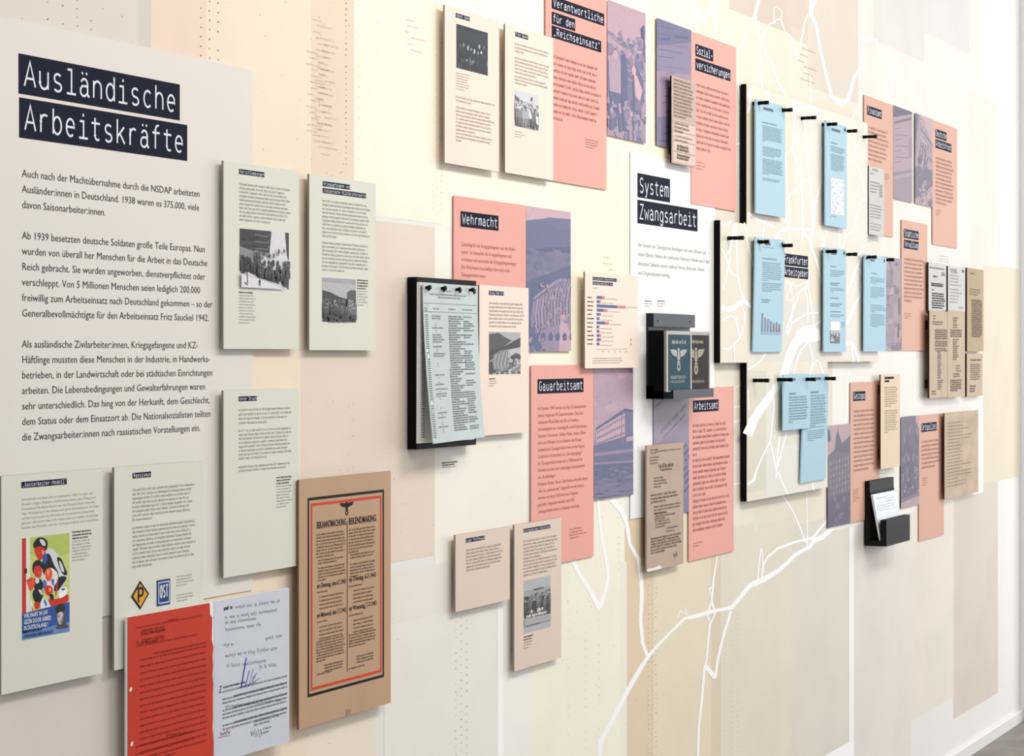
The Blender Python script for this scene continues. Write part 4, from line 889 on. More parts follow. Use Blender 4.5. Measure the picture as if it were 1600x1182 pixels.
r = board('chart_board', 'pale pink board with blue and red horizontal bar chart, left of the passport holder', 'board', 914, 997, 424.6, 576, .018, CB)
PC = .018
heading(r, [(926.3, 964, 432.7, 438, 'Ausl\u00e4ndische Arbeitskr\u00e4fte im'), (926.3, 958, 439.9, 445, 'Gauarbeitsamtsbezirk 1943')], PC, .62, .08)
caption(r, 926.5, 939, 450, 4, 0, 1, 1.6, PC)
ends = [(638, 659), (620, 630), (745, 807), (648, 678), (619, 632), (618, 622), (660, 687), (614, 621), (618, 621), (620, 631), (622, 634), (618, 622)]
cb_ = mat('chart_blue', (82, 100, 148)); cr_ = mat('chart_red', (214, 128, 122))
for k, (e1, e2) in enumerate(ends):
    y = 464.9 + 6.62 * k; f = lambda v: 800 + v / 4.546
    b_ = MB(); flat(b_, 932.6, f(e1), y - 2.3, y + 2.3, PC + .0004); ob = b_.build('chart_bar', cb_, r)
    b_ = MB(); X0 = U(f(e1), y, PC).x; X1 = U(f(e2), y, PC).x; zt = U(932.6, y - 2.3, PC).z; zb = U(932.6, y + 2.3, PC).z
    b_.poly([(X0, -PC - .0004, zb), (X1, -PC - .0004, zb), (X1, -PC - .0004, zt), (X0, -PC - .0004, zt)]); b_.build('red_share', cr_, ob)
    text_rows(r, 917.7, 925 + (k * 7) % 4, y, 3, 1, 1.9, PC, M['ink'], 1, 'row_name', 0, .3); text_rows(r, f(e2) + 1.5, f(e2) + 20, y + 2.3, 3, 1, 1.4, PC, None, 1, 'row_note', .2)
b_ = MB()
for qd in ribbon([(932, 546.2), (980, 545.6)], .5): b_.poly([U(x, y, PC + .0004) for x, y in qd])
for x0 in (941, 950, 959, 968, 977): greek(b_, x0, x0 + 3, [549.8], 1.6, PC + .0004, RN)
for y, w in ((531.5, .9), (538, .5)):
    flat(b_, 985.4, 986.6, y - 2.2, y + 2, PC + .0004)
b_.build('chart_axis', M['ink_soft'], r); text_rows(r, 926, 974, 560.5, 3.6, 3, 1.5, PC, None, .9)
# ------------------------------------------------------------------ aged document boards
def rows(r, spec, p, m=None):
    for a in spec: text_rows(r, a[0], a[1], a[2], a[3], a[4], a[5], p, m or M['ink_brown'], a[6] if len(a) > 6 else .7, 'typed_lines', a[7] if len(a) > 7 else .15, a[8] if len(a) > 8 else .2)
r = board('document_board', 'narrow grey-brown document board stuck over the violet and pink of the uppermost two-bar panel', 'document', 1049.3, 1087, 118, 254.3, .02, mat('document_rose_grey', (196, 172, 160), .65, .05, 14), edge=M['spacer'])
b_ = MB(); flat(b_, 1052, 1086.5, 186, 252, .0205); b_.build('pale_form', mat('form_pale', (216, 194, 182), .65), r)
rows(r, [(1053, 1084, 124, 5.6, 11, 2.8, .6), (1054, 1080, 192, 6, 3, 3.4, .5), (1055, 1084, 212, 6, 2, 2.2), (1058, 1076, 228, 5, 2, 3.6, 1, 0, .34), (1058, 1078, 242, 4.4, 2, 3.2, .9, .1, .34)], .021)
b_ = MB()
for y in (188, 204, 219, 236): lines_px(b_, [([(1053, y), (1086, y + (554 - y) * .0235)], .6)], .021)
b_.build('form_rules', M['ink_brown'], r)
r = board('document_board', 'tall brown typed form with torn pale foot, between the white panel and the Arbeitsamt panel', 'document', 1010.3, 1068, 696.8, 894.8, .018, M['old_paper'])
rows(r, [(1016, 1030, 704, 5, 2, 2.4), (1024, 1064, 706, 4, 1, 2, 1), (1015, 1030, 716, 4.5, 3, 2.2, .8), (1029, 1052, 729.5, 5, 1, 5, 1, 0, .4), (1032, 1050, 735, 5, 1, 2.6, 1, 0, .3), (1022, 1045, 748, 4.6, 4, 2.4, .5, .4), (1017, 1064, 775, 5.4, 3, 3, .5, .3, .26), (1022, 1064, 793, 5, 3, 2.6, .4, .5), (1023, 1056, 804, 4, 3, 2.6, .5, .4), (1024, 1050, 816, 4.4, 3, 2.6, .6, .5), (1041, 1064, 826, 5, 2, 2.6, .6, .4), (1017, 1065, 843, 4.4, 4, 2.8, 1, .1, .24), (1017, 1062, 861, 4.4, 2, 2.6, .5, .2, .24)], .018)
b_ = MB(); b_.poly([U(x, y, .0186) for x, y in ((1011, 894), (1011, 889.5), (1020, 888.5), (1027, 886), (1029, 884), (1033, 885), (1034, 888.6), (1024, 891.4))]); b_.build('torn_corner', M['white'], r)
b_ = MB(); scribble(b_, 1053, 1059, 869, 4, .0186, .8, rg, -.5); b_.build('signature', M['ink_list'], r)

gd = 'cluster of typed document boards at the far right'
r = board('document_board', 'narrow grey document board standing on the Finanzamt panel beside the map board', 'document', 1357.5, 1381.4, 259, 366, .02, M['grey_paper'], edge=M['spacer'])
rows(r, [(1363, 1372, 265, 4, 1, 2.4, 1, 0, .34), (1360, 1366, 271, 4, 1, 1.8, 1), (1360, 1376, 284, 5, 4, 2, .6, .4), (1374, 1379, 290, 3.4, 6, 2, 1, 0, .34), (1360, 1379, 320, 4.6, 5, 1.8, .8), (1360, 1379, 349, 4.6, 3, 1.8, .8)], .02, M['ink_soft'])
DK = mat('document_edge_dark', (58, 46, 38), .6)
def docb(label, x0, x1, yt, yb, p, m, spec, mi=None, edge=DK):
    r = board('document_board', label, 'document', x0, x1, yt, yb, p, m, gd, .006, edge=edge); rows(r, spec, p, mi); return r
docb('grey typed document, upper left of the far right cluster, edge touching the salmon panel', 1450.9, 1478.5, 409.7, 486, .016, M['grey_paper'], [(1452, 1476, 418, 3, 1, 2, 1), (1471, 1477, 427, 3, 2, 2, 1), (1458, 1465, 432, 3, 1, 2, 1, 0, .34), (1455, 1474, 443, 3, 2, 2.4, 1, 0, .34), (1456, 1460, 453, 3, 1, 2, 1), (1456, 1477, 458.5, 3.7, 7, 2.2, .8, .1, .34)], M['ink_list'])
docb('grey typed document with small black triangle mark, upper middle of the far right cluster', 1481.2, 1508, 415.6, 486, .016, M['grey_paper'], [(1485, 1496, 421, 3.6, 2, 2.4, 1, 0, .34), (1484, 1505, 430, 5, 4, 1.8, .8, .4), (1484, 1505, 452, 5, 5, 1.8, .6, .4), (1498, 1505, 481, 3, 1, 2, 1)], M['ink_soft'])
tr = MB(); tr.poly([U(1502.6, 422, .0166), U(1506.6, 423, .0166), U(1504.6, 427.6, .0166)]); tr.build('triangle_mark', M['ink_list'], [o for o in bpy.data.objects if o.get('label', '').startswith('grey typed document with small')][0])
docb('long tan typed list, lower left of the far right cluster, below the edge-touching grey sheet', 1452.2, 1480.4, 485.4, 622.8, .028, M['old_paper2'], [(1458, 1462, 494, 4, 2, 2, 1), (1457, 1476, 503, 3.4, 2, 2.2, .8), (1461, 1480, 516, 3.3, 5, 2.3, 1, 0, .26), (1461, 1480, 534, 3.3, 3, 2.3, 1, 0, .26), (1461, 1480, 545, 3.3, 2, 2.3, 1), (1465, 1472, 551, 3.3, 5, 2.2, .8, .4), (1465, 1472, 568, 3.3, 5, 2.2, .8, .4), (1465, 1472, 584, 3.3, 3, 2.2, .8, .4), (1465, 1474, 595, 3.3, 5, 2.2, .6, .4), (1456, 1463, 612, 4, 2, 2.4, 1)])
docb('long tan typed list, lower middle of the far right cluster, below the triangle-marked sheet', 1480.7, 1507.7, 485.4, 621.5, .028, M['old_paper2'], [(1489, 1498, 497, 3.6, 5, 2.2, .7, .4), (1485, 1503, 516, 3.2, 4, 2.2, 1, .05, .26), (1489, 1499, 531, 3.4, 10, 2.2, .6, .4), (1494, 1502, 572, 4, 3, 2, 1, .4), (1489, 1500, 585, 3.5, 2, 2.2, 1, .1), (1485, 1503, 595, 3.2, 6, 2.2, .6, .05, .26)])
docb('darker tan tall document, upper right end of the far right cluster', 1511, 1536.7, 418.5, 549.4, .018, mat('aged_khaki_paper', (182, 160, 130), .7, .05, 14), [(1516, 1522, 427, 3, 1, 2, 1), (1515, 1534, 452, 4, 3, 1.8, .7, .4), (1518, 1535, 469, 3.0, 20, 2.2, .8, .06, .24)])
docb('small tan square document, lower right end of the far right cluster', 1510.7, 1535.6, 552.7, 620, .018, M['old_paper2'], [(1516, 1533, 563, 3, 1, 2.4, 1, 0, .3), (1516, 1532, 570, 3.3, 8, 2, .9, .1), (1515, 1527, 604, 4, 3, 2.4, .7, .3, .3)])
r = board('document_board', 'broad creased grey-brown paper board, right beside the Ortspolizei panel', 'document', 1475.8, 1528.5, 646.4, 781.2, .02, mat('creased_brown_paper', (194, 172, 150), .7, .13, 9, stretch=(1, 1, 2)), edge=DK)
rows(r, [(1480, 1520, 662, 5.2, 20, 1.8, .7, .6, .2)], .02, mat('faint_brown_ink', (164, 146, 126), .7))
b_ = MB(); lines_px(b_, [([(1505, 641), (1505, 765)], .6), ([(1477, 651), (1528, 644)], .8)], .0206); b_.build('crease', mat('crease_light', (214, 196, 178)), r)
r = board('text_board', 'narrow cream text board overlapping the right edge of the Gestapo panel', 'board', 1376, 1406.3, 585.7, 733.8, .022, mat('cream_tan_board', (226, 204, 176), .6), edge=DK)
heading(r, [(1382.3, 1396.7, 589.3, 592.8, ''), (1382.3, 1389.7, 594.5, 597.6, '')], .022); rows(r, [(1382, 1403, 606, 3.7, 9, 2, .5), (1382, 1403, 643, 3.7, 10, 2, .3)], .022, mat('pale_tan_ink', (190, 170, 146), .7))

# ------------------------------------------------------------------ black frame with the hanging name list
FD = .0215
X0, X1, Z0, Z1 = rect(651, 744, 433, 703.0, FD)
fr = empty('list_frame', (X0, 0, Z0), 'black shallow wooden frame behind hanging typed name list, centre left', 'frame')
b_ = MB(); b_.box(X0, X1, -FD, -.0022, Z0, Z1); b_.build('back_board', M['black'], fr)
hk = [(667.7, 450), (692, 451.2), (714.8, 453), (736, 453.6)]
for x, y in hk:
    c = U(x - 14, y + .6, FD); b_ = MB(); tip = (c.x, -FD - .022, c.z + .001)
    b_.ring((c.x, -FD + .002, c.z), tip, .0028, .0028); b_.ring(tip, (c.x, tip[1] - .004, tip[2] + .0005), .0042, .0042); b_.ring((c.x, -FD - .012, c.z), (c.x, -FD - .016, c.z), .0042, .0042)
    b_.build('peg', M['black'], fr)
# pages behind, hanging flat, and the curling front page
def page(name, label, cat, TL, TR, Bl, Br, m, group=None, th=.0012, rowsn=14, bend=0.0, q=2.0):
    """TL.. = (px, py, p): corners of a hanging sheet; bend bows its middle outwards"""
    tl, tr_, bl, br = (U(a[0], a[1], a[2]) for a in (TL, TR, Bl, Br))
    grid = []
    for i in range(rowsn + 1):
        t = i / rowsn; e = t ** q
        L = Vector((tl.x + (bl.x - tl.x) * t, tl.y + (bl.y - tl.y) * e - bend * math.sin(math.pi * t), tl.z + (bl.z - tl.z) * t))
        R = Vector((tr_.x + (br.x - tr_.x) * t, tr_.y + (br.y - tr_.y) * e - bend * math.sin(math.pi * t), tr_.z + (br.z - tr_.z) * t))
        grid.append([L + (R - L) * (k / 6) for k in range(7)])
    root = empty(name, ((bl.x + br.x) / 2, max(bl.y, tl.y), bl.z), label, cat, group)
    b_ = MB(); b_.sheet(grid, th); o = b_.build('sheet', m, root)
    for f in o.data.polygons: f.use_smooth = False
    return root, grid
def on_sheet(grid, off=.0004):
    """place things measured flat (u across, v down) on the bent sheet"""
    R = len(grid) - 1
    def f(u, v):
        a = min(R - 1, int(v * R)); t = v * R - a
        l = grid[a][0] + (grid[a + 1][0] - grid[a][0]) * t; rr_ = grid[a][-1] + (grid[a + 1][-1] - grid[a][-1]) * t
        w = l + (rr_ - l) * u
        return Vector((w.x, w.y - off, w.z))
    return f
def sheet_text(root, grid, blocks, m, name='text_block', off=.0004):
    """blocks of rows (u0, u1, v0, dv, n, h[, last, ragged, weight]) on a bent sheet"""
    f = on_sheet(grid, off); W = (grid[0][-1] - grid[0][0]).length; Hh = (grid[-1][0] - grid[0][0]).length
    b_ = MB()
    for a in blocks:
        u0, u1, v0, dv, n, h = a[:6]; last = a[6] if len(a) > 6 else .7; rag = a[7] if len(a) > 7 else .15; wt = a[8] if len(a) > 8 else .2
        for k in range(n):
            v = v0 + dv * k; end = u0 + (u1 - u0) * (1 - RN.random() * rag)
            if k == n - 1: end = u0 + (u1 - u0) * last
            w = h * Hh / W * .62; u = u0
            while u < end - w:
                for i in range(RN.choice((2, 3, 4, 5, 6, 7, 9))):
                    if u > end - w: break
                    top = v - h * (1.4 if RN.random() < .25 else 1)
                    for ua, ub, va, vb in ((u, u + w * wt, top, v), (u + w * .7, u + w * (.7 + wt), v - h, v), (u, u + w * .8, v - h, v - h * (1 - wt)) if RN.random() < .6 else (u, u + w * .8, v - h * wt, v)):
                        b_.poly([f(ua, vb), f(ub, vb), f(ub, va), f(ua, va)])
                    u += w * 1.2
                u += w * .8
    return b_.build(name, m, root)
pg = empty
rt, gr = page('hanging_page', 'white stack of pages hanging flat behind the curling name list in the frame', 'document', (656.4, 441, .030), (741, 449, .030), (655.6, 693.3, .0295), (741, 687, .0295), M['white'], 'name lists in the black frame', .007, q=1)
b_ = MB()
f = on_sheet(gr)
for v0 in [k * .0135 for k in range(6, 72)]: b_.poly([f(.03, v0 + .006), f(.09, v0 + .006), f(.09, v0), f(.03, v0)])
b_.build('typed_column', mat('column_grey_ink', (120, 122, 112)), rt)  # even grey print for the typed column
rt, gr = page('hanging_page', 'bluish typed name list curling outwards at its foot, hung on four black pegs', 'document', (660.6, 441.2, .0375), (746.6, 447.6, .0375), (677, 694, .058), (757.5, 683.4, .060), M['list_paper'], 'name lists in the black frame', .0014, rowsn=24, q=1.7)
def dk(*b): return b
blk = [dk(.12, .86, .075, .02, 1, .008, .9), dk(.26, .72, .093, .02, 1, .008, .9), dk(.34, .58, .05, .01, 1, .008), dk(.02, .06, .165, .012, 2, .008, 1), dk(.17, .28, .165, .01, 1, .008, 1), dk(.45, .58, .165, .01, 1, .008, 1), dk(.7, .9, .165, .01, 1, .008, 1)]
rr = random.Random(21); v = .212
col1 = [0, 1, 5, 8, 9, 10, 11, 13, 16, 17, 25, 29, 31, 33, 34, 41, 43, 47]
for k in range(50):
    if k in col1: blk.append(dk(.14, .36, v, .01, 1, .0085, rr.uniform(.7, 1)))
    elif rr.random() < .5: blk.append(dk(.2, .225, v, .01, 1, .006, 1))
    blk.append(dk(.42 if k > 22 else .44, .44 + rr.uniform(.12, .32), v, .01, 1, .0085, 1, 0, .24)); 
    if rr.random() < .72: blk.append(dk(.72, .76 + rr.uniform(.08, .16), v, .01, 1, .0085, 1, 0, .24))
    v += .0148
sheet_text(rt, gr, blk, M['ink_list'], 'typed_list')
f = on_sheet(gr); b_ = MB()
for va in (.127, .180): b_.poly([f(.01, va + .0025), f(.98, va + .0025), f(.98, va), f(.01, va)])
b_.poly([f(.06, .18), f(.064, .18), f(.064, .127), f(.06, .127)])
for k in range(56):
    va = .2 + k * .0138; b_.poly([f(.02, va + .005), f(.075, va + .006), f(.075, va), f(.02, va)])
b_.build('table_rules', mat('rule_grey_green', (110, 116, 112)), rt)
b_ = MB()
for u, va in ((.03, .42), (.045, .455), (.05, .80), (.04, .745)): b_.poly([f(u - .018, va + .012), f(u + .016, va + .014), f(u + .02, va - .004), f(u - .012, va - .008)])
b_.build('paper_scar', M['white'], rt)
b_ = MB()
for x, y in hk:
    u = .10 + .27 * hk.index((x, y)) + (.02 if hk.index((x, y)) > 1 else 0); cc = f(u, .035)
    b_.ring((cc.x, cc.y - .001, cc.z), (cc.x, cc.y + .0002, cc.z), .0052, .0052, 12)
b_.build('punch_hole', M['spacer'], rt)

# ------------------------------------------------------------------ passport holder
HD = .0215
hroot = empty('passport_holder', U(1053, 623.6, 0), 'black wall holder with a ledge carrying two eagle passports, below the white panel', 'holder')
hm = mat('black_lacquer_sheen', (24, 34, 48), .5, spec=.2)  # black lacquer with its bluish window sheen put into the base colour
X0, X1, Z0, Z1 = rect(1021.3, 1086, 489.5, 623.8, HD)
b_ = MB(); zs0 = U(1021.3, 510.5, HD).z; zs1 = U(1021.3, 516.5, HD).z
b_.box(X0, X1, -HD, -.0022, zs0, Z1); b_.box(X0, X1, -.008, -.0022, Z0, zs0); b_.box(X0, X1, -HD, -.0022, Z0, Z0 + .03)
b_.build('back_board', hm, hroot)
zc = zs1
b_ = MB(); b_.box(X0, X0 + .012, -.046, -.008, Z0, zc); b_.build('side_cheek', M['black'], hroot)
LP = .071
XL0, XL1, LZ0, LZ1 = rect(1051.8, 1115.2, 609.9, 623.8, LP)
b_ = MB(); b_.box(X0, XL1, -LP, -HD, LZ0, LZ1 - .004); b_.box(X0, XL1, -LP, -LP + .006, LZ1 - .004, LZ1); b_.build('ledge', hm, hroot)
for x, y in ((1028.6, 502), (1078.5, 503.5)):
    c = U(x, y, HD); b_ = MB(); b_.ring((c.x, -HD, c.z), (c.x, -HD - .0015, c.z), .0028, .0022); b_.build('screw', mat('screw_dark', (8, 10, 14), .3), hroot)
def booklet(label, x0, x1, yt, yb, p, cover, rim, th, x_cut, seed, detail, band):
    X0, X1, Z0, Z1 = rect(x0, x1, yt, yb, p); Z0 = LZ1 - .0038
    r = empty('passport', ((X0 + X1) / 2, -p + th, Z0), label, 'passport', 'eagle passports on the ledge')
    b_ = MB(); b_.box(X0, X1, -p, -p + th, Z0, Z1); b_.build('block', rim, r)
    w = (X1 - X0); h = Z1 - Z0
    b_ = MB(); b_.poly([(X0 + w * .07, -p - .0004, Z0 + h * .02), (X1 - w * .06, -p - .0004, Z0 + h * .02), (X1 - w * .06, -p - .0004, Z1 - h * .06), (X0 + w * .07, -p - .0004, Z1 - h * .06)]); cv = b_.build('cover', cover, r)
    m = mat('silver_print', (158, 160, 158), .5)
    return r, cv, m
rim1 = mat('passport_rim_grey', (148, 142, 132), .35, .05, 20); rim2 = mat('passport_rim_brown', (140, 128, 110), .35, .05, 20)
r2, cv2, sm = booklet('brown eagle passport on the holder ledge, right and behind the blue-green one', 1076, 1109.5, 518, 608.5, .0505, mat('passport_brown', (40, 29, 28), .6, .06, 20, spec=.08), rim2, .008, 0, 2, True, 1)
smb = mat('tan_print', (150, 138, 120), .5)
eagle(1087.5, 543, 26, 43, .0505 + .0008, smb, cv2, detail=mat('emblem_dark', (40, 30, 30)))
text_rows(cv2, 1081.5, 1099.5, 534.5, 5, 1, 4.4, .0508, smb, 1, 'cover_title', 0, .3); real_text(cv2, ['Arbeitskarte'], 1079.5, 598.5, 5, 5.2, 0, 1100, .0508, smb, 'cover_title', .01)
r1, cv1, sm = booklet('blue-green eagle passport on the holder ledge, left and in front of the brown one', 1041.2, 1081, 517, 610, .0655, mat('passport_teal', (34, 68, 82), .6, .06, 20, spec=.08), rim1, .006, 0, 1, False, 1)
smt = mat('silver_print', (160, 166, 166), .5)
eagle(1060.4, 544, 25.5, 36.5, .0655 + .0008, smt, cv1)
text_rows(cv1, 1050, 1072, 535, 5, 1, 4.6, .0658, smt, 1, 'cover_title', 0, .3); real_text(cv1, ['ARBEITSBUCH'], 1047.5, 592.5, 5, 5, 0, 1071, .0658, smt, 'cover_title', .01); real_text(cv1, ['F\u00dcR AUSL\u00c4NDER'], 1047.5, 598.8, 5, 3.8, 0, 1070, .0658, smt, 'cover_title', .006)

# ------------------------------------------------------------------ map board with pegs and hanging sheets
MP = .0215
mroot = empty('map_board', U(1230, 784, 0), 'stepped map board with black edges, white street lines, black pegs and hung blue sheets', 'board')
def mx_(x): return U(x, 500, MP).x
def mz_(x, y): return U(x, y, MP).z
z_top = mz_(1167, 131); z_a = mz_(1126, 344); z_b = mz_(1126, 567.4); z_bot = mz_(1167.4, 784.3)
outl = [(mx_(1126), z_b), (mx_(1167.4), z_b), (mx_(1167.4), z_bot), (mx_(1293), z_bot), (mx_(1293), z_b), (mx_(1371), z_b), (mx_(1371), z_a), (mx_(1355.6), z_a), (mx_(1355.6), z_top), (mx_(1167), z_top), (mx_(1167), z_a), (mx_(1126), z_a)]
def poly_pieces(): return [(mx_(1126), mx_(1371), z_b, z_a), (mx_(1167), mx_(1355.6), z_a, z_top), (mx_(1167.4), mx_(1293), z_bot, z_b)]
b_ = MB(); b_.prism(outl, -MP + .0015, -.0046); b_.build('core', M['black'], mroot)
b_ = MB(); b_.prism(outl, -MP, -MP + .0015); mpf = b_.build('map_face', mat('map_cream', (230, 220, 205), .6, .02, 5), mroot)
BT = [(1127, 345, 1176, 480, (226, 219, 204)), (1168, 135, 1242, 333, (232, 219, 200)), (1242, 160, 1352, 372, (233, 223, 210)), (1168, 372, 1290, 470, (228, 217, 200)), (1180, 470, 1290, 566, (222, 217, 206)), (1290, 400, 1370, 560, (230, 223, 212)), (1168, 580, 1197, 770, (218, 212, 196)), (1197, 600, 1290, 700, (226, 221, 209)), (1197, 700, 1292, 780, (228, 225, 216))]
for k, (x0, y0, x1, y1, c) in enumerate(BT):
    b_ = MB(); flat(b_, x0, x1, y0, y1 - (y1 - 554) * 0, MP + .0003 + k * .00003); 
    X0, X1, Z0, Z1 = rect(x0, x1, y0, y1, MP)
    lo = z_bot if y0 >= 570 else (z_b if x0 < 1160 or x1 > 1357 or y1 < 567.5 else z_bot); 
    Z0 = max(Z0, lo + .002); Z1 = min(Z1, z_top - .002 if x0 >= 1167 and x1 <= 1355.6 else z_a - .002)
    b_ = MB(); pz = MP + .0001 + k * .000008; b_.poly([(X0, -pz, Z0), (X1, -pz, Z0), (X1, -pz, Z1), (X0, -pz, Z1)]); b_.build('map_tint', mat('map_tint_%d_%d_%d' % c, c, .6, .02, 5), mpf)
BROADS = [
 ([(1168, 152), (1176, 130 + 8), (1171, 142), (1172, 165), (1169, 176)], 3.5), ([(1196, 143), (1203, 152), (1203, 160)], 4),
 ([(1240, 158), (1243, 175), (1239, 215), (1238, 235), (1250, 265), (1253, 300), (1254, 345), (1254, 372)], 2.4), ([(1238, 158), (1246, 160), (1252, 162)], 6), ([(1240, 162), (1245, 174)], 6),
 ([(1241, 174), (1252, 168), (1262, 166), (1272, 168), (1278, 175), (1282, 200), (1283, 240), (1283, 285), (1273, 320), (1270, 367)], [5, 5, 5, 4.5, 4, 2.6, 2.6, 2.6, 2.6, 2.6]),
 ([(1256, 172), (1257, 200), (1260, 240), (1265, 280), (1269, 322), (1271, 345)], 2.3), ([(1227, 241), (1238, 232)], 2.6), ([(1227, 240), (1229, 280), (1232, 315), (1235, 348)], 2.6), ([(1228, 316), (1235, 305), (1250, 290), (1264, 279)], 2.8), ([(1228, 350), (1231, 320)], 2),
 ([(1168, 333), (1185, 344), (1198, 349), (1211, 356)], 4.5), ([(1193, 345), (1192, 372)], 2), ([(1352, 196), (1344, 215), (1334, 245)], 2), ([(1334, 249), (1342, 268), (1349, 288), (1352, 306)], 2.4), ([(1322, 252), (1334, 249)], 2.4), ([(1353, 310), (1342, 318), (1339, 335), (1334, 362), (1322, 368), (1316, 388)], [4, 3, 2.4, 2.4, 2.4, 2.4]),
 ([(1211, 374), (1216, 363), (1226, 359), (1243, 357), (1256, 359), (1268, 359)], [4, 4, 4, 4, 3.5, 3]), ([(1255, 360), (1263, 376), (1270, 392), (1279, 418), (1285, 448)], 3), ([(1228, 332), (1232, 360), (1235, 385), (1240, 402)], 2.2), ([(1254, 330), (1253, 378)], 2), ([(1270, 330), (1266, 400), (1263, 442)], 2),
 ([(1292, 358), (1288, 378), (1284, 398)], 2), ([(1311, 358), (1312, 388)], 2),
 ([(1148, 350), (1142, 380), (1140, 410), (1130, 452)], 2.3), ([(1150, 352), (1152, 425), (1156, 450), (1163, 468), (1174, 481)], 2.3), ([(1150, 350), (1146, 372), (1137, 398)], 2.2), ([(1127, 388), (1135, 402), (1140, 424), (1151, 433)], 2.3), ([(1163, 348), (1168, 380), (1177, 416)], 2.3), ([(1127, 353), (1135, 350), (1143, 346)], 4),
 ([(1127, 481), (1138, 484), (1147, 481), (1156, 474), (1163, 470), (1174, 481)], [7, 8, 8, 6, 7, 3]), ([(1127, 501), (1140, 494), (1149, 497), (1153, 515), (1156, 530)], 2.6), ([(1158, 476), (1164, 490), (1163, 505), (1156, 528), (1148, 538), (1138, 546), (1127, 545)], 2.4), ([(1147, 538), (1148, 567)], 2),
 ([(1228, 520), (1233, 502), (1240, 482), (1250, 456), (1262, 444)], 2.2), ([(1233, 440), (1240, 470), (1236, 505)], 1.8), ([(1228, 468), (1236, 470), (1246, 458), (1262, 450)], 2), ([(1262, 440), (1266, 470), (1271, 500), (1270, 516)], 2), ([(1256, 448), (1262, 470), (1262, 505)], 1.8), ([(1240, 440), (1228, 465)], 2), ([(1227, 440), (1245, 448), (1262, 440)], 2.2), ([(1230, 524), (1238, 505), (1248, 498), (1262, 490), (1280, 489)], 2.4), ([(1270, 512), (1281, 502)], 2),
 ([(1245, 533), (1250, 522), (1258, 517), (1266, 516), (1274, 520), (1280, 532)], [10, 12, 15, 16, 14, 5]), ([(1250, 530), (1266, 529), (1280, 529)], [10, 12, 8]),
 ([(1252, 528), (1242, 538), (1234, 556), (1229, 572), (1224, 590), (1212, 604), (1200, 624), (1188, 640), (1178, 656), (1168, 680)], [13, 14, 13, 13, 12, 6, 12, 13, 13, 16]),
 ([(1226, 588), (1214, 610), (1204, 622), (1194, 628), (1186, 636), (1179, 651), (1169, 657)], [3, 3, 3, 3, 3, 3, 3]), ([(1262, 535), (1250, 550), (1243, 570), (1240, 586)], 2.2), ([(1265, 537), (1270, 560), (1266, 582), (1264, 590)], 2), ([(1266, 580), (1275, 563), (1280, 566), (1286, 584)], 2.2), ([(1228, 552), (1230, 566), (1238, 580)], 2),
 ([(1168, 578), (1180, 571), (1190, 563), (1198, 548)], 2.4), ([(1290, 452), (1282, 505)], 1.5),
 ([(1322, 508), (1330, 490), (1338, 472), (1343, 464)], [6, 5, 3.5, 2]), ([(1322, 460), (1332, 436), (1341, 412), (1350, 398)], 3), ([(1342, 420), (1350, 432)], 2.4), ([(1343, 466), (1348, 440)], 2), ([(1322, 537), (1330, 536), (1336, 545), (1342, 566)], [6, 6, 4, 3]), ([(1331, 536), (1333, 566)], 2.4), ([(1341, 400), (1350, 384), (1360, 382)], 4),
 ([(1207, 588), (1209, 640), (1203, 692)], 2.2), ([(1203, 690), (1208, 712), (1213, 737)], 2.2), ([(1168, 757), (1178, 751), (1182, 735), (1193, 710), (1203, 690)], [4, 4, 2.6, 2.4, 2.4]), ([(1213, 745), (1216, 700), (1219, 675)], 2.2), ([(1213, 735), (1219, 715), (1229, 676)], 2.2), ([(1212, 748), (1217, 738), (1223, 756), (1231, 772)], 2.2), ([(1270, 752), (1271, 766)], 2), ([(1169, 610), (1170, 640)], 1.5),
]
b_ = MB(); lines_px(b_, BROADS, MP + .0002)
ml = b_.build('map_lines', roadm, mpf)
heading(mpf, [(1224, 1262.6, 395.8, 414.3, 'Frankfurter'), (1224, 1263, 416.0, 433.0, 'Arbeitgeber')], MP + .0003, .62, .08)
PEGS = [(1176.3, 161.7), (1214, 173), (1251.7, 185.0), (1285, 195), (1317, 205.6), (1348.5, 214.3), (1137, 372.5), (1177.2, 378.6), (1214.5, 384.3), (1284.6, 393.5), (1317, 398), (1347.8, 402.4), (1376, 406.5), (1177, 594.8), (1214.6, 593.6), (1251, 593), (1283, 591.8)]
for x, y in PEGS:
    if x > 1371:      # behind the last sheet: this peg stands on the wall print
        c = U(x, y, PF)
    else: c = U(x, y, MP)
    y0 = c.y; b_ = MB(); L = .043
    a = (c.x, y0 + .002, c.z); 
    b_.ring(a, (c.x, y0 - .012, c.z), .0050, .0050); b_.ring((c.x, y0 - .012, c.z), (c.x, y0 - .015, c.z), .0032, .0032); b_.ring((c.x, y0 - .015, c.z), (c.x, y0 - .026, c.z), .0050, .0050); b_.ring((c.x, y0 - .026, c.z), (c.x, y0 - .029, c.z), .0034, .0034); b_.ring((c.x, y0 - .029, c.z), (c.x, y0 - L, c.z), .0052, .0052)
    b_.build('peg', M['black'], mroot)
gs = 'blue sheets hung on the map board'
IB = M['ink_blue']
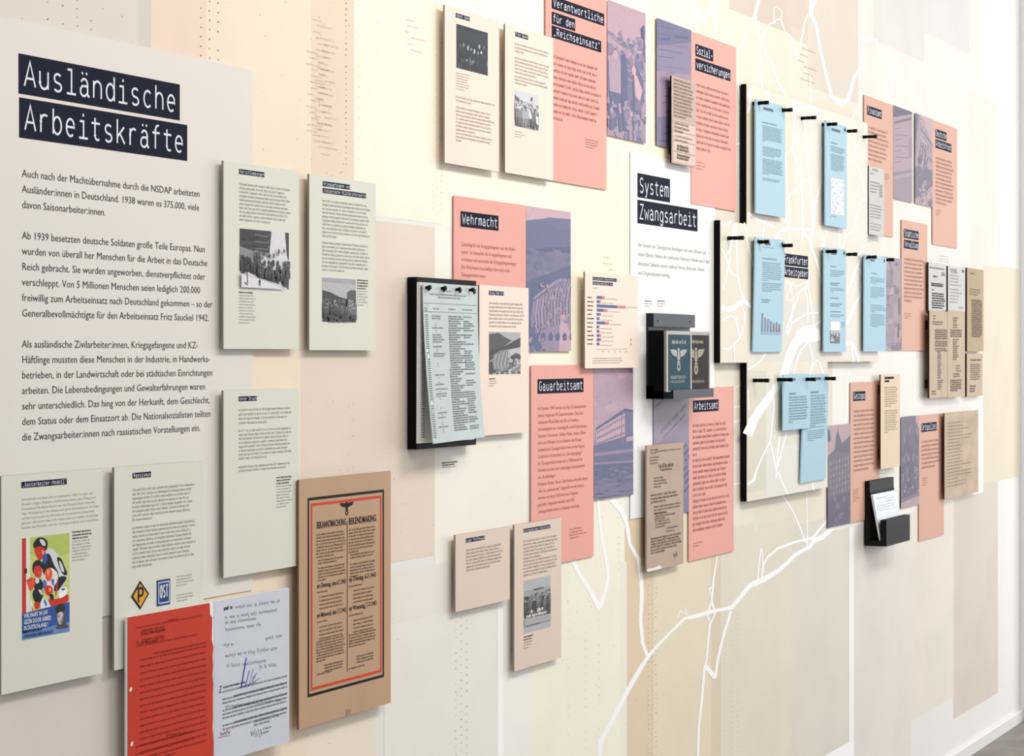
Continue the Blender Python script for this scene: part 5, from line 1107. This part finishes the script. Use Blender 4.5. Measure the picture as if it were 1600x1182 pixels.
def blue(label, TL, TR, Bl, Br, blocks, bars, q=1.0, bend=0.0):
    rt, gr = page('hanging_sheet', label, 'sheet', TL, TR, Bl, Br, M['blue'], gs, .004, 12, bend, q)
    if blocks: sheet_text(rt, gr, blocks, IB)
    f = on_sheet(gr, .0006)
    for u0, u1, v0, v1 in bars:
        b_ = MB(); b_.poly([f(u0, v1), f(u1, v1), f(u1, v0), f(u0, v0)]); b_.build('heading', mat('heading_slate', (84, 100, 122)), rt)
    b_ = MB(); 
    for u in (.08, .9):
        if TR[0] - TL[0] > 60: continue
        cc = f(u, .035); b_.ring((cc.x, cc.y - .0004, cc.z), (cc.x, cc.y, cc.z), .0050, .0050, 10)
    if b_.v: b_.build('punch_hole', M['spacer'], rt)
    return rt, gr, f
s1 = .037
blue('long light blue sheet, upper row of the map board, nearest the pink panel', (1181, 154.5, s1), (1226.8, 166, s1), (1181, 333.3, s1), (1226.8, 340.5, s1), [(.22, .7, .195, .01, 1, .009, 1, 0, .34), (.22, .93, .225, .0145, 10, .009, .15), (.22, .93, .41, .0145, 6, .009, .6), (.22, .93, .515, .0145, 10, .009, .3), (.22, .88, .685, .0145, 2, .009, .85)], [(.25, .58, .055, .078)])
rt, gr, f = blue('long light blue sheet with a pale map print, upper row of the map board', (1289.8, 188, s1), (1323.2, 198.4, s1), (1289.8, 352, s1), (1323.2, 358.3, s1), [(.25, .55, .2, .01, 1, .009, 1, 0, .34), (.25, .92, .235, .015, 4, .009, .8), (.25, .92, .31, .015, 11, .009, .5), (.25, .6, .905, .01, 1, .009)], [(.28, .68, .055, .08)])
b_ = MB(); b_.poly([f(.22, .88), (f(.86, .88)), f(.86, .53), f(.22, .53)]); mp_ = b_.build('map_picture', mat('map_picture_white', (222, 224, 230)), rt)
b_ = MB(); rr = random.Random(8)
for _ in range(60):
    u, v = rr.uniform(.25, .82), rr.uniform(.54, .86); g = on_sheet(gr, .0009); b_.poly([g(u, v + .008), g(u + .03, v + .006), g(u + .03, v), g(u, v)])
b_.build('map_marks', mat('map_marks_grey', (176, 178, 196)), mp_)
rt, gr, f = blue('curled light blue sheet with a small bar chart, middle row, beside the dark two-line label', (1180.4, 370.5, s1), (1226.6, 375.8, s1), (1176.6, 550.4, .0295), (1221.4, 550.4, .0275), [(.24, .62, .085, .01, 1, .008, 1), (.24, .72, .185, .01, 1, .009, 1, 0, .34), (.24, .92, .22, .0172, 10, .009, .3), (.24, .95, .4, .0172, 5, .009, .5), (.24, .55, .545, .02, 2, .009, .8, 0, .3), (.24, .95, .845, .01, 1, .009, 1, .0)], [(.32, .5, .04, .06)], 1.4)
b_ = MB()
for k, h in enumerate((.165, .125, .115, .1, .085, .09, .075)):
    u = .25 + k * .1; b_.poly([f(u, .825), f(u + .055, .825), f(u + .055, .825 - h), f(u, .825 - h)])
bc = b_.build('bar_chart', mat('chart_slate', (126, 136, 158)), rt)
b_ = MB(); g = on_sheet(gr, .001)
for k, h in ((4, .05), (5, .06), (6, .05), (3, .03)):
    u = .27 + k * .1; b_.poly([g(u, .825), g(u + .035, .825), g(u + .035, .825 - h), g(u, .825 - h)])
b_.build('chart_share', mat('chart_mauve', (160, 110, 132)), bc)
rt, gr, f = blue('light blue sheet with a small black and white photo at its foot, middle row centre', (1288, 387, s1), (1322, 390.2, s1), (1287.4, 550.4, .0345), (1321.6, 550.4, .0345), [(.28, .55, .18, .01, 1, .009, 1, 0, .34), (.28, .95, .22, .0172, 4, .009, .6), (.28, .72, .34, .017, 2, .009, .8, 0, .34), (.28, .95, .39, .017, 3, .009, .2), (.28, .7, .485, .017, 1, .009, .9, 0, .34), (.28, .8, .54, .018, 2, .009, .8, 0, .34), (.28, .8, .615, .017, 1, .009, .9, 0, .34), (.28, .95, .645, .017, 2, .009, .7), (.78, .98, .715, .016, 4, .008, .6)], [(.3, .55, .04, .06)])
b_ = MB(); b_.poly([f(.27, .79), f(.71, .79), f(.71, .705), f(.27, .705)]); b_.build('pale_picture', M['white'], rt)
b_ = MB(); b_.poly([f(.27, .915), f(.71, .915), f(.71, .795), f(.27, .795)], (88, 92, 100)); rr = random.Random(6); g = on_sheet(gr, .0009)
for k in range(26):
    u, v = rr.uniform(.27, .60), rr.uniform(.80, .885); g_ = on_sheet(gr, .0008 + k * .00001); t = rr.choice((40, 60, 80, 120, 165, 200)); w_ = rr.uniform(.04, .1); h_ = rr.uniform(.01, .03); b_.poly([g_(u, v + h_), g_(u + w_, v + h_ * .8), g_(u + w_ * .7, v), g_(u + w_ * .2, v)], (t, t, t + 4))
g_ = on_sheet(gr, .0012); b_.poly([g_(.27, .825), g_(.45, .81), g_(.71, .82), g_(.71, .795), g_(.27, .795)], (170, 174, 182))
b_.build('photograph', M['photo'], rt)
blue('light blue text sheet at the right end of the middle row, over the aerial photo', (1351, 397.6, s1), (1384.9, 403, s1), (1350.2, 549.6, .0345), (1384, 549.6, .0345), [(.28, .56, .19, .01, 1, .009, 1, 0, .34), (.28, .95, .235, .0172, 4, .009, .4), (.28, .95, .335, .0172, 7, .009, .5), (.28, .98, .52, .0172, 5, .009, .3), (.28, .98, .62, .0172, 8, .009, .5)], [(.25, .45, .04, .06)])
blue('long light blue sheet of the lowest row, hanging behind the short one', (1256.5, 586.3, .0335), (1295, 584.8, .0335), (1251, 755.4, .0285), (1290.4, 748.8, .0275), [(.2, .85, .5, .02, 1, .009, 1), (.2, .92, .53, .018, 6, .009, .4)], [], 1.2)
blue('short light blue sheet, lowest row of the map board, two text columns', (1223.5, 585.6, s1), (1294.8, 583.8, s1), (1223.2, 673.3, s1), (1264.5, 672.3, s1), [], [])
scn.view_layers[0].update()
lastsheet = [o for o in bpy.data.objects if o.get('label', '').startswith('short light blue')][0]
for ch in list(lastsheet.children): bpy.data.objects.remove(ch)
X0, X1, Z0, Z1 = rect(1223.5, 1264.8, 585.5, 673.3, s1)
b_ = MB(); b_.box(X0, X1, -s1, -s1 + .0028, Z0, Z1); b_.build('sheet', M['blue'], lastsheet)
text_rows(lastsheet, 1233, 1262, 616, 4, 1, 2.2, s1, IB, .35, 'text_block', 0, .34); text_rows(lastsheet, 1232.8, 1263, 621.5, 4.3, 10, 2.3, s1, IB, .2)
b_ = MB(); flat(b_, 1236.5, 1243, 591.2, 595.6, s1 + .0004); b_.build('heading', mat('heading_slate', (84, 100, 122)), lastsheet)
longs = [o for o in bpy.data.objects if o.get('label', '').startswith('long light blue sheet of the lowest')][0]
text_rows(longs, 1267.3, 1291, 613.5, 4, 1, 2.2, .0337, IB, .5, 'text_block', 0, .34); text_rows(longs, 1267.3, 1291.5, 618.8, 4.3, 12, 2.3, .0337, IB, .3)
b_ = MB(); flat(b_, 1273, 1283, 590, 594.2, .0341); b_.build('heading', mat('heading_slate', (84, 100, 122)), longs)

# ------------------------------------------------------------------ leaflet holder
lr = empty('leaflet_holder', U(1372, 855, 0), 'black wooden leaflet holder with a deep front pocket, lowest thing on the right', 'holder')
lm = mat('black_wood', (17, 18, 18), .55, .15, 30, spec=.15, stretch=(1, 1, 6))
X0, X1, Z0, Z1 = rect(1359, 1396.5, 752.5, 856, .0205)
Z0 = U(1385.3, 854.7, .0725).z
b_ = MB(); b_.box(X0, X1, -.0205, -.0047, Z0, Z1); b_.build('back_board', lm, lr)
b_ = MB(); zq = U(1385.3, 813.5, .0725).z
b_.box(X0, X1, -.0725, -.0535, Z0, zq); b_.build('pocket_front', lm, lr)
b_ = MB(); b_.box(X0, X1, -.0535, -.0205, Z0, Z0 + .016); b_.build('pocket_floor', lm, lr)
b_ = MB(); i = U(1359, 770, .0205).z; b_.box(X0 + .06 * 0, X1, -.022, -.0205, i - .012, i); b_.build('retaining_strip', M['black'], lr)
def leaf(label, dx, dz, off, m):
    zb = Z0 + .0165; zt = U(1360.3, 774.6, .0225).z + dz
    xa, xb = X0 + .004 + dx, X1 - .004 + dx * .5
    r = empty('leaflet', ((xa + xb) / 2, -.045, zb), label, 'leaflet', 'white leaflets in the black holder')
    b_ = MB(); n = 6; grid = []
    for k in range(n + 1):
        t = k / n; y = -.0232 - off - (.027 - off * .2) * t
        grid.append([Vector((xa + (xb - xa) * j / 3, y, zt + (zb - zt) * t)) for j in range(4)])
    b_.sheet(grid, .0012); b_.build('sheet', m, r); return r, grid
leafm = mat('leaflet_white', (226, 232, 236), .5)
for k in range(3): leaf(['rearmost white leaflet standing in the black leaflet holder', 'second white leaflet from the back in the black leaflet holder', 'third white leaflet from the back in the black leaflet holder'][k], .001 * k, .002 * (k % 2), .0016 * k, leafm)
rt, gr = leaf('front white printed leaflet leaning in the black leaflet holder', .001, .001, .0050, leafm)
sheet_text(rt, gr, [(.1, .6, .1, .05, 1, .02, .9), (.5, .9, .14, .05, 2, .018, .8), (.1, .9, .26, .05, 3, .016, .5)], mat('leaflet_ink', (176, 186, 194)), 'text_block')
f = on_sheet(gr); b_ = MB()
for v in (.2, .36): b_.poly([f(.45, v + .006), f(.95, v + .006), f(.95, v), f(.45, v)])
b_.build('leaflet_rules', mat('leaflet_ink', (176, 186, 194)), rt)
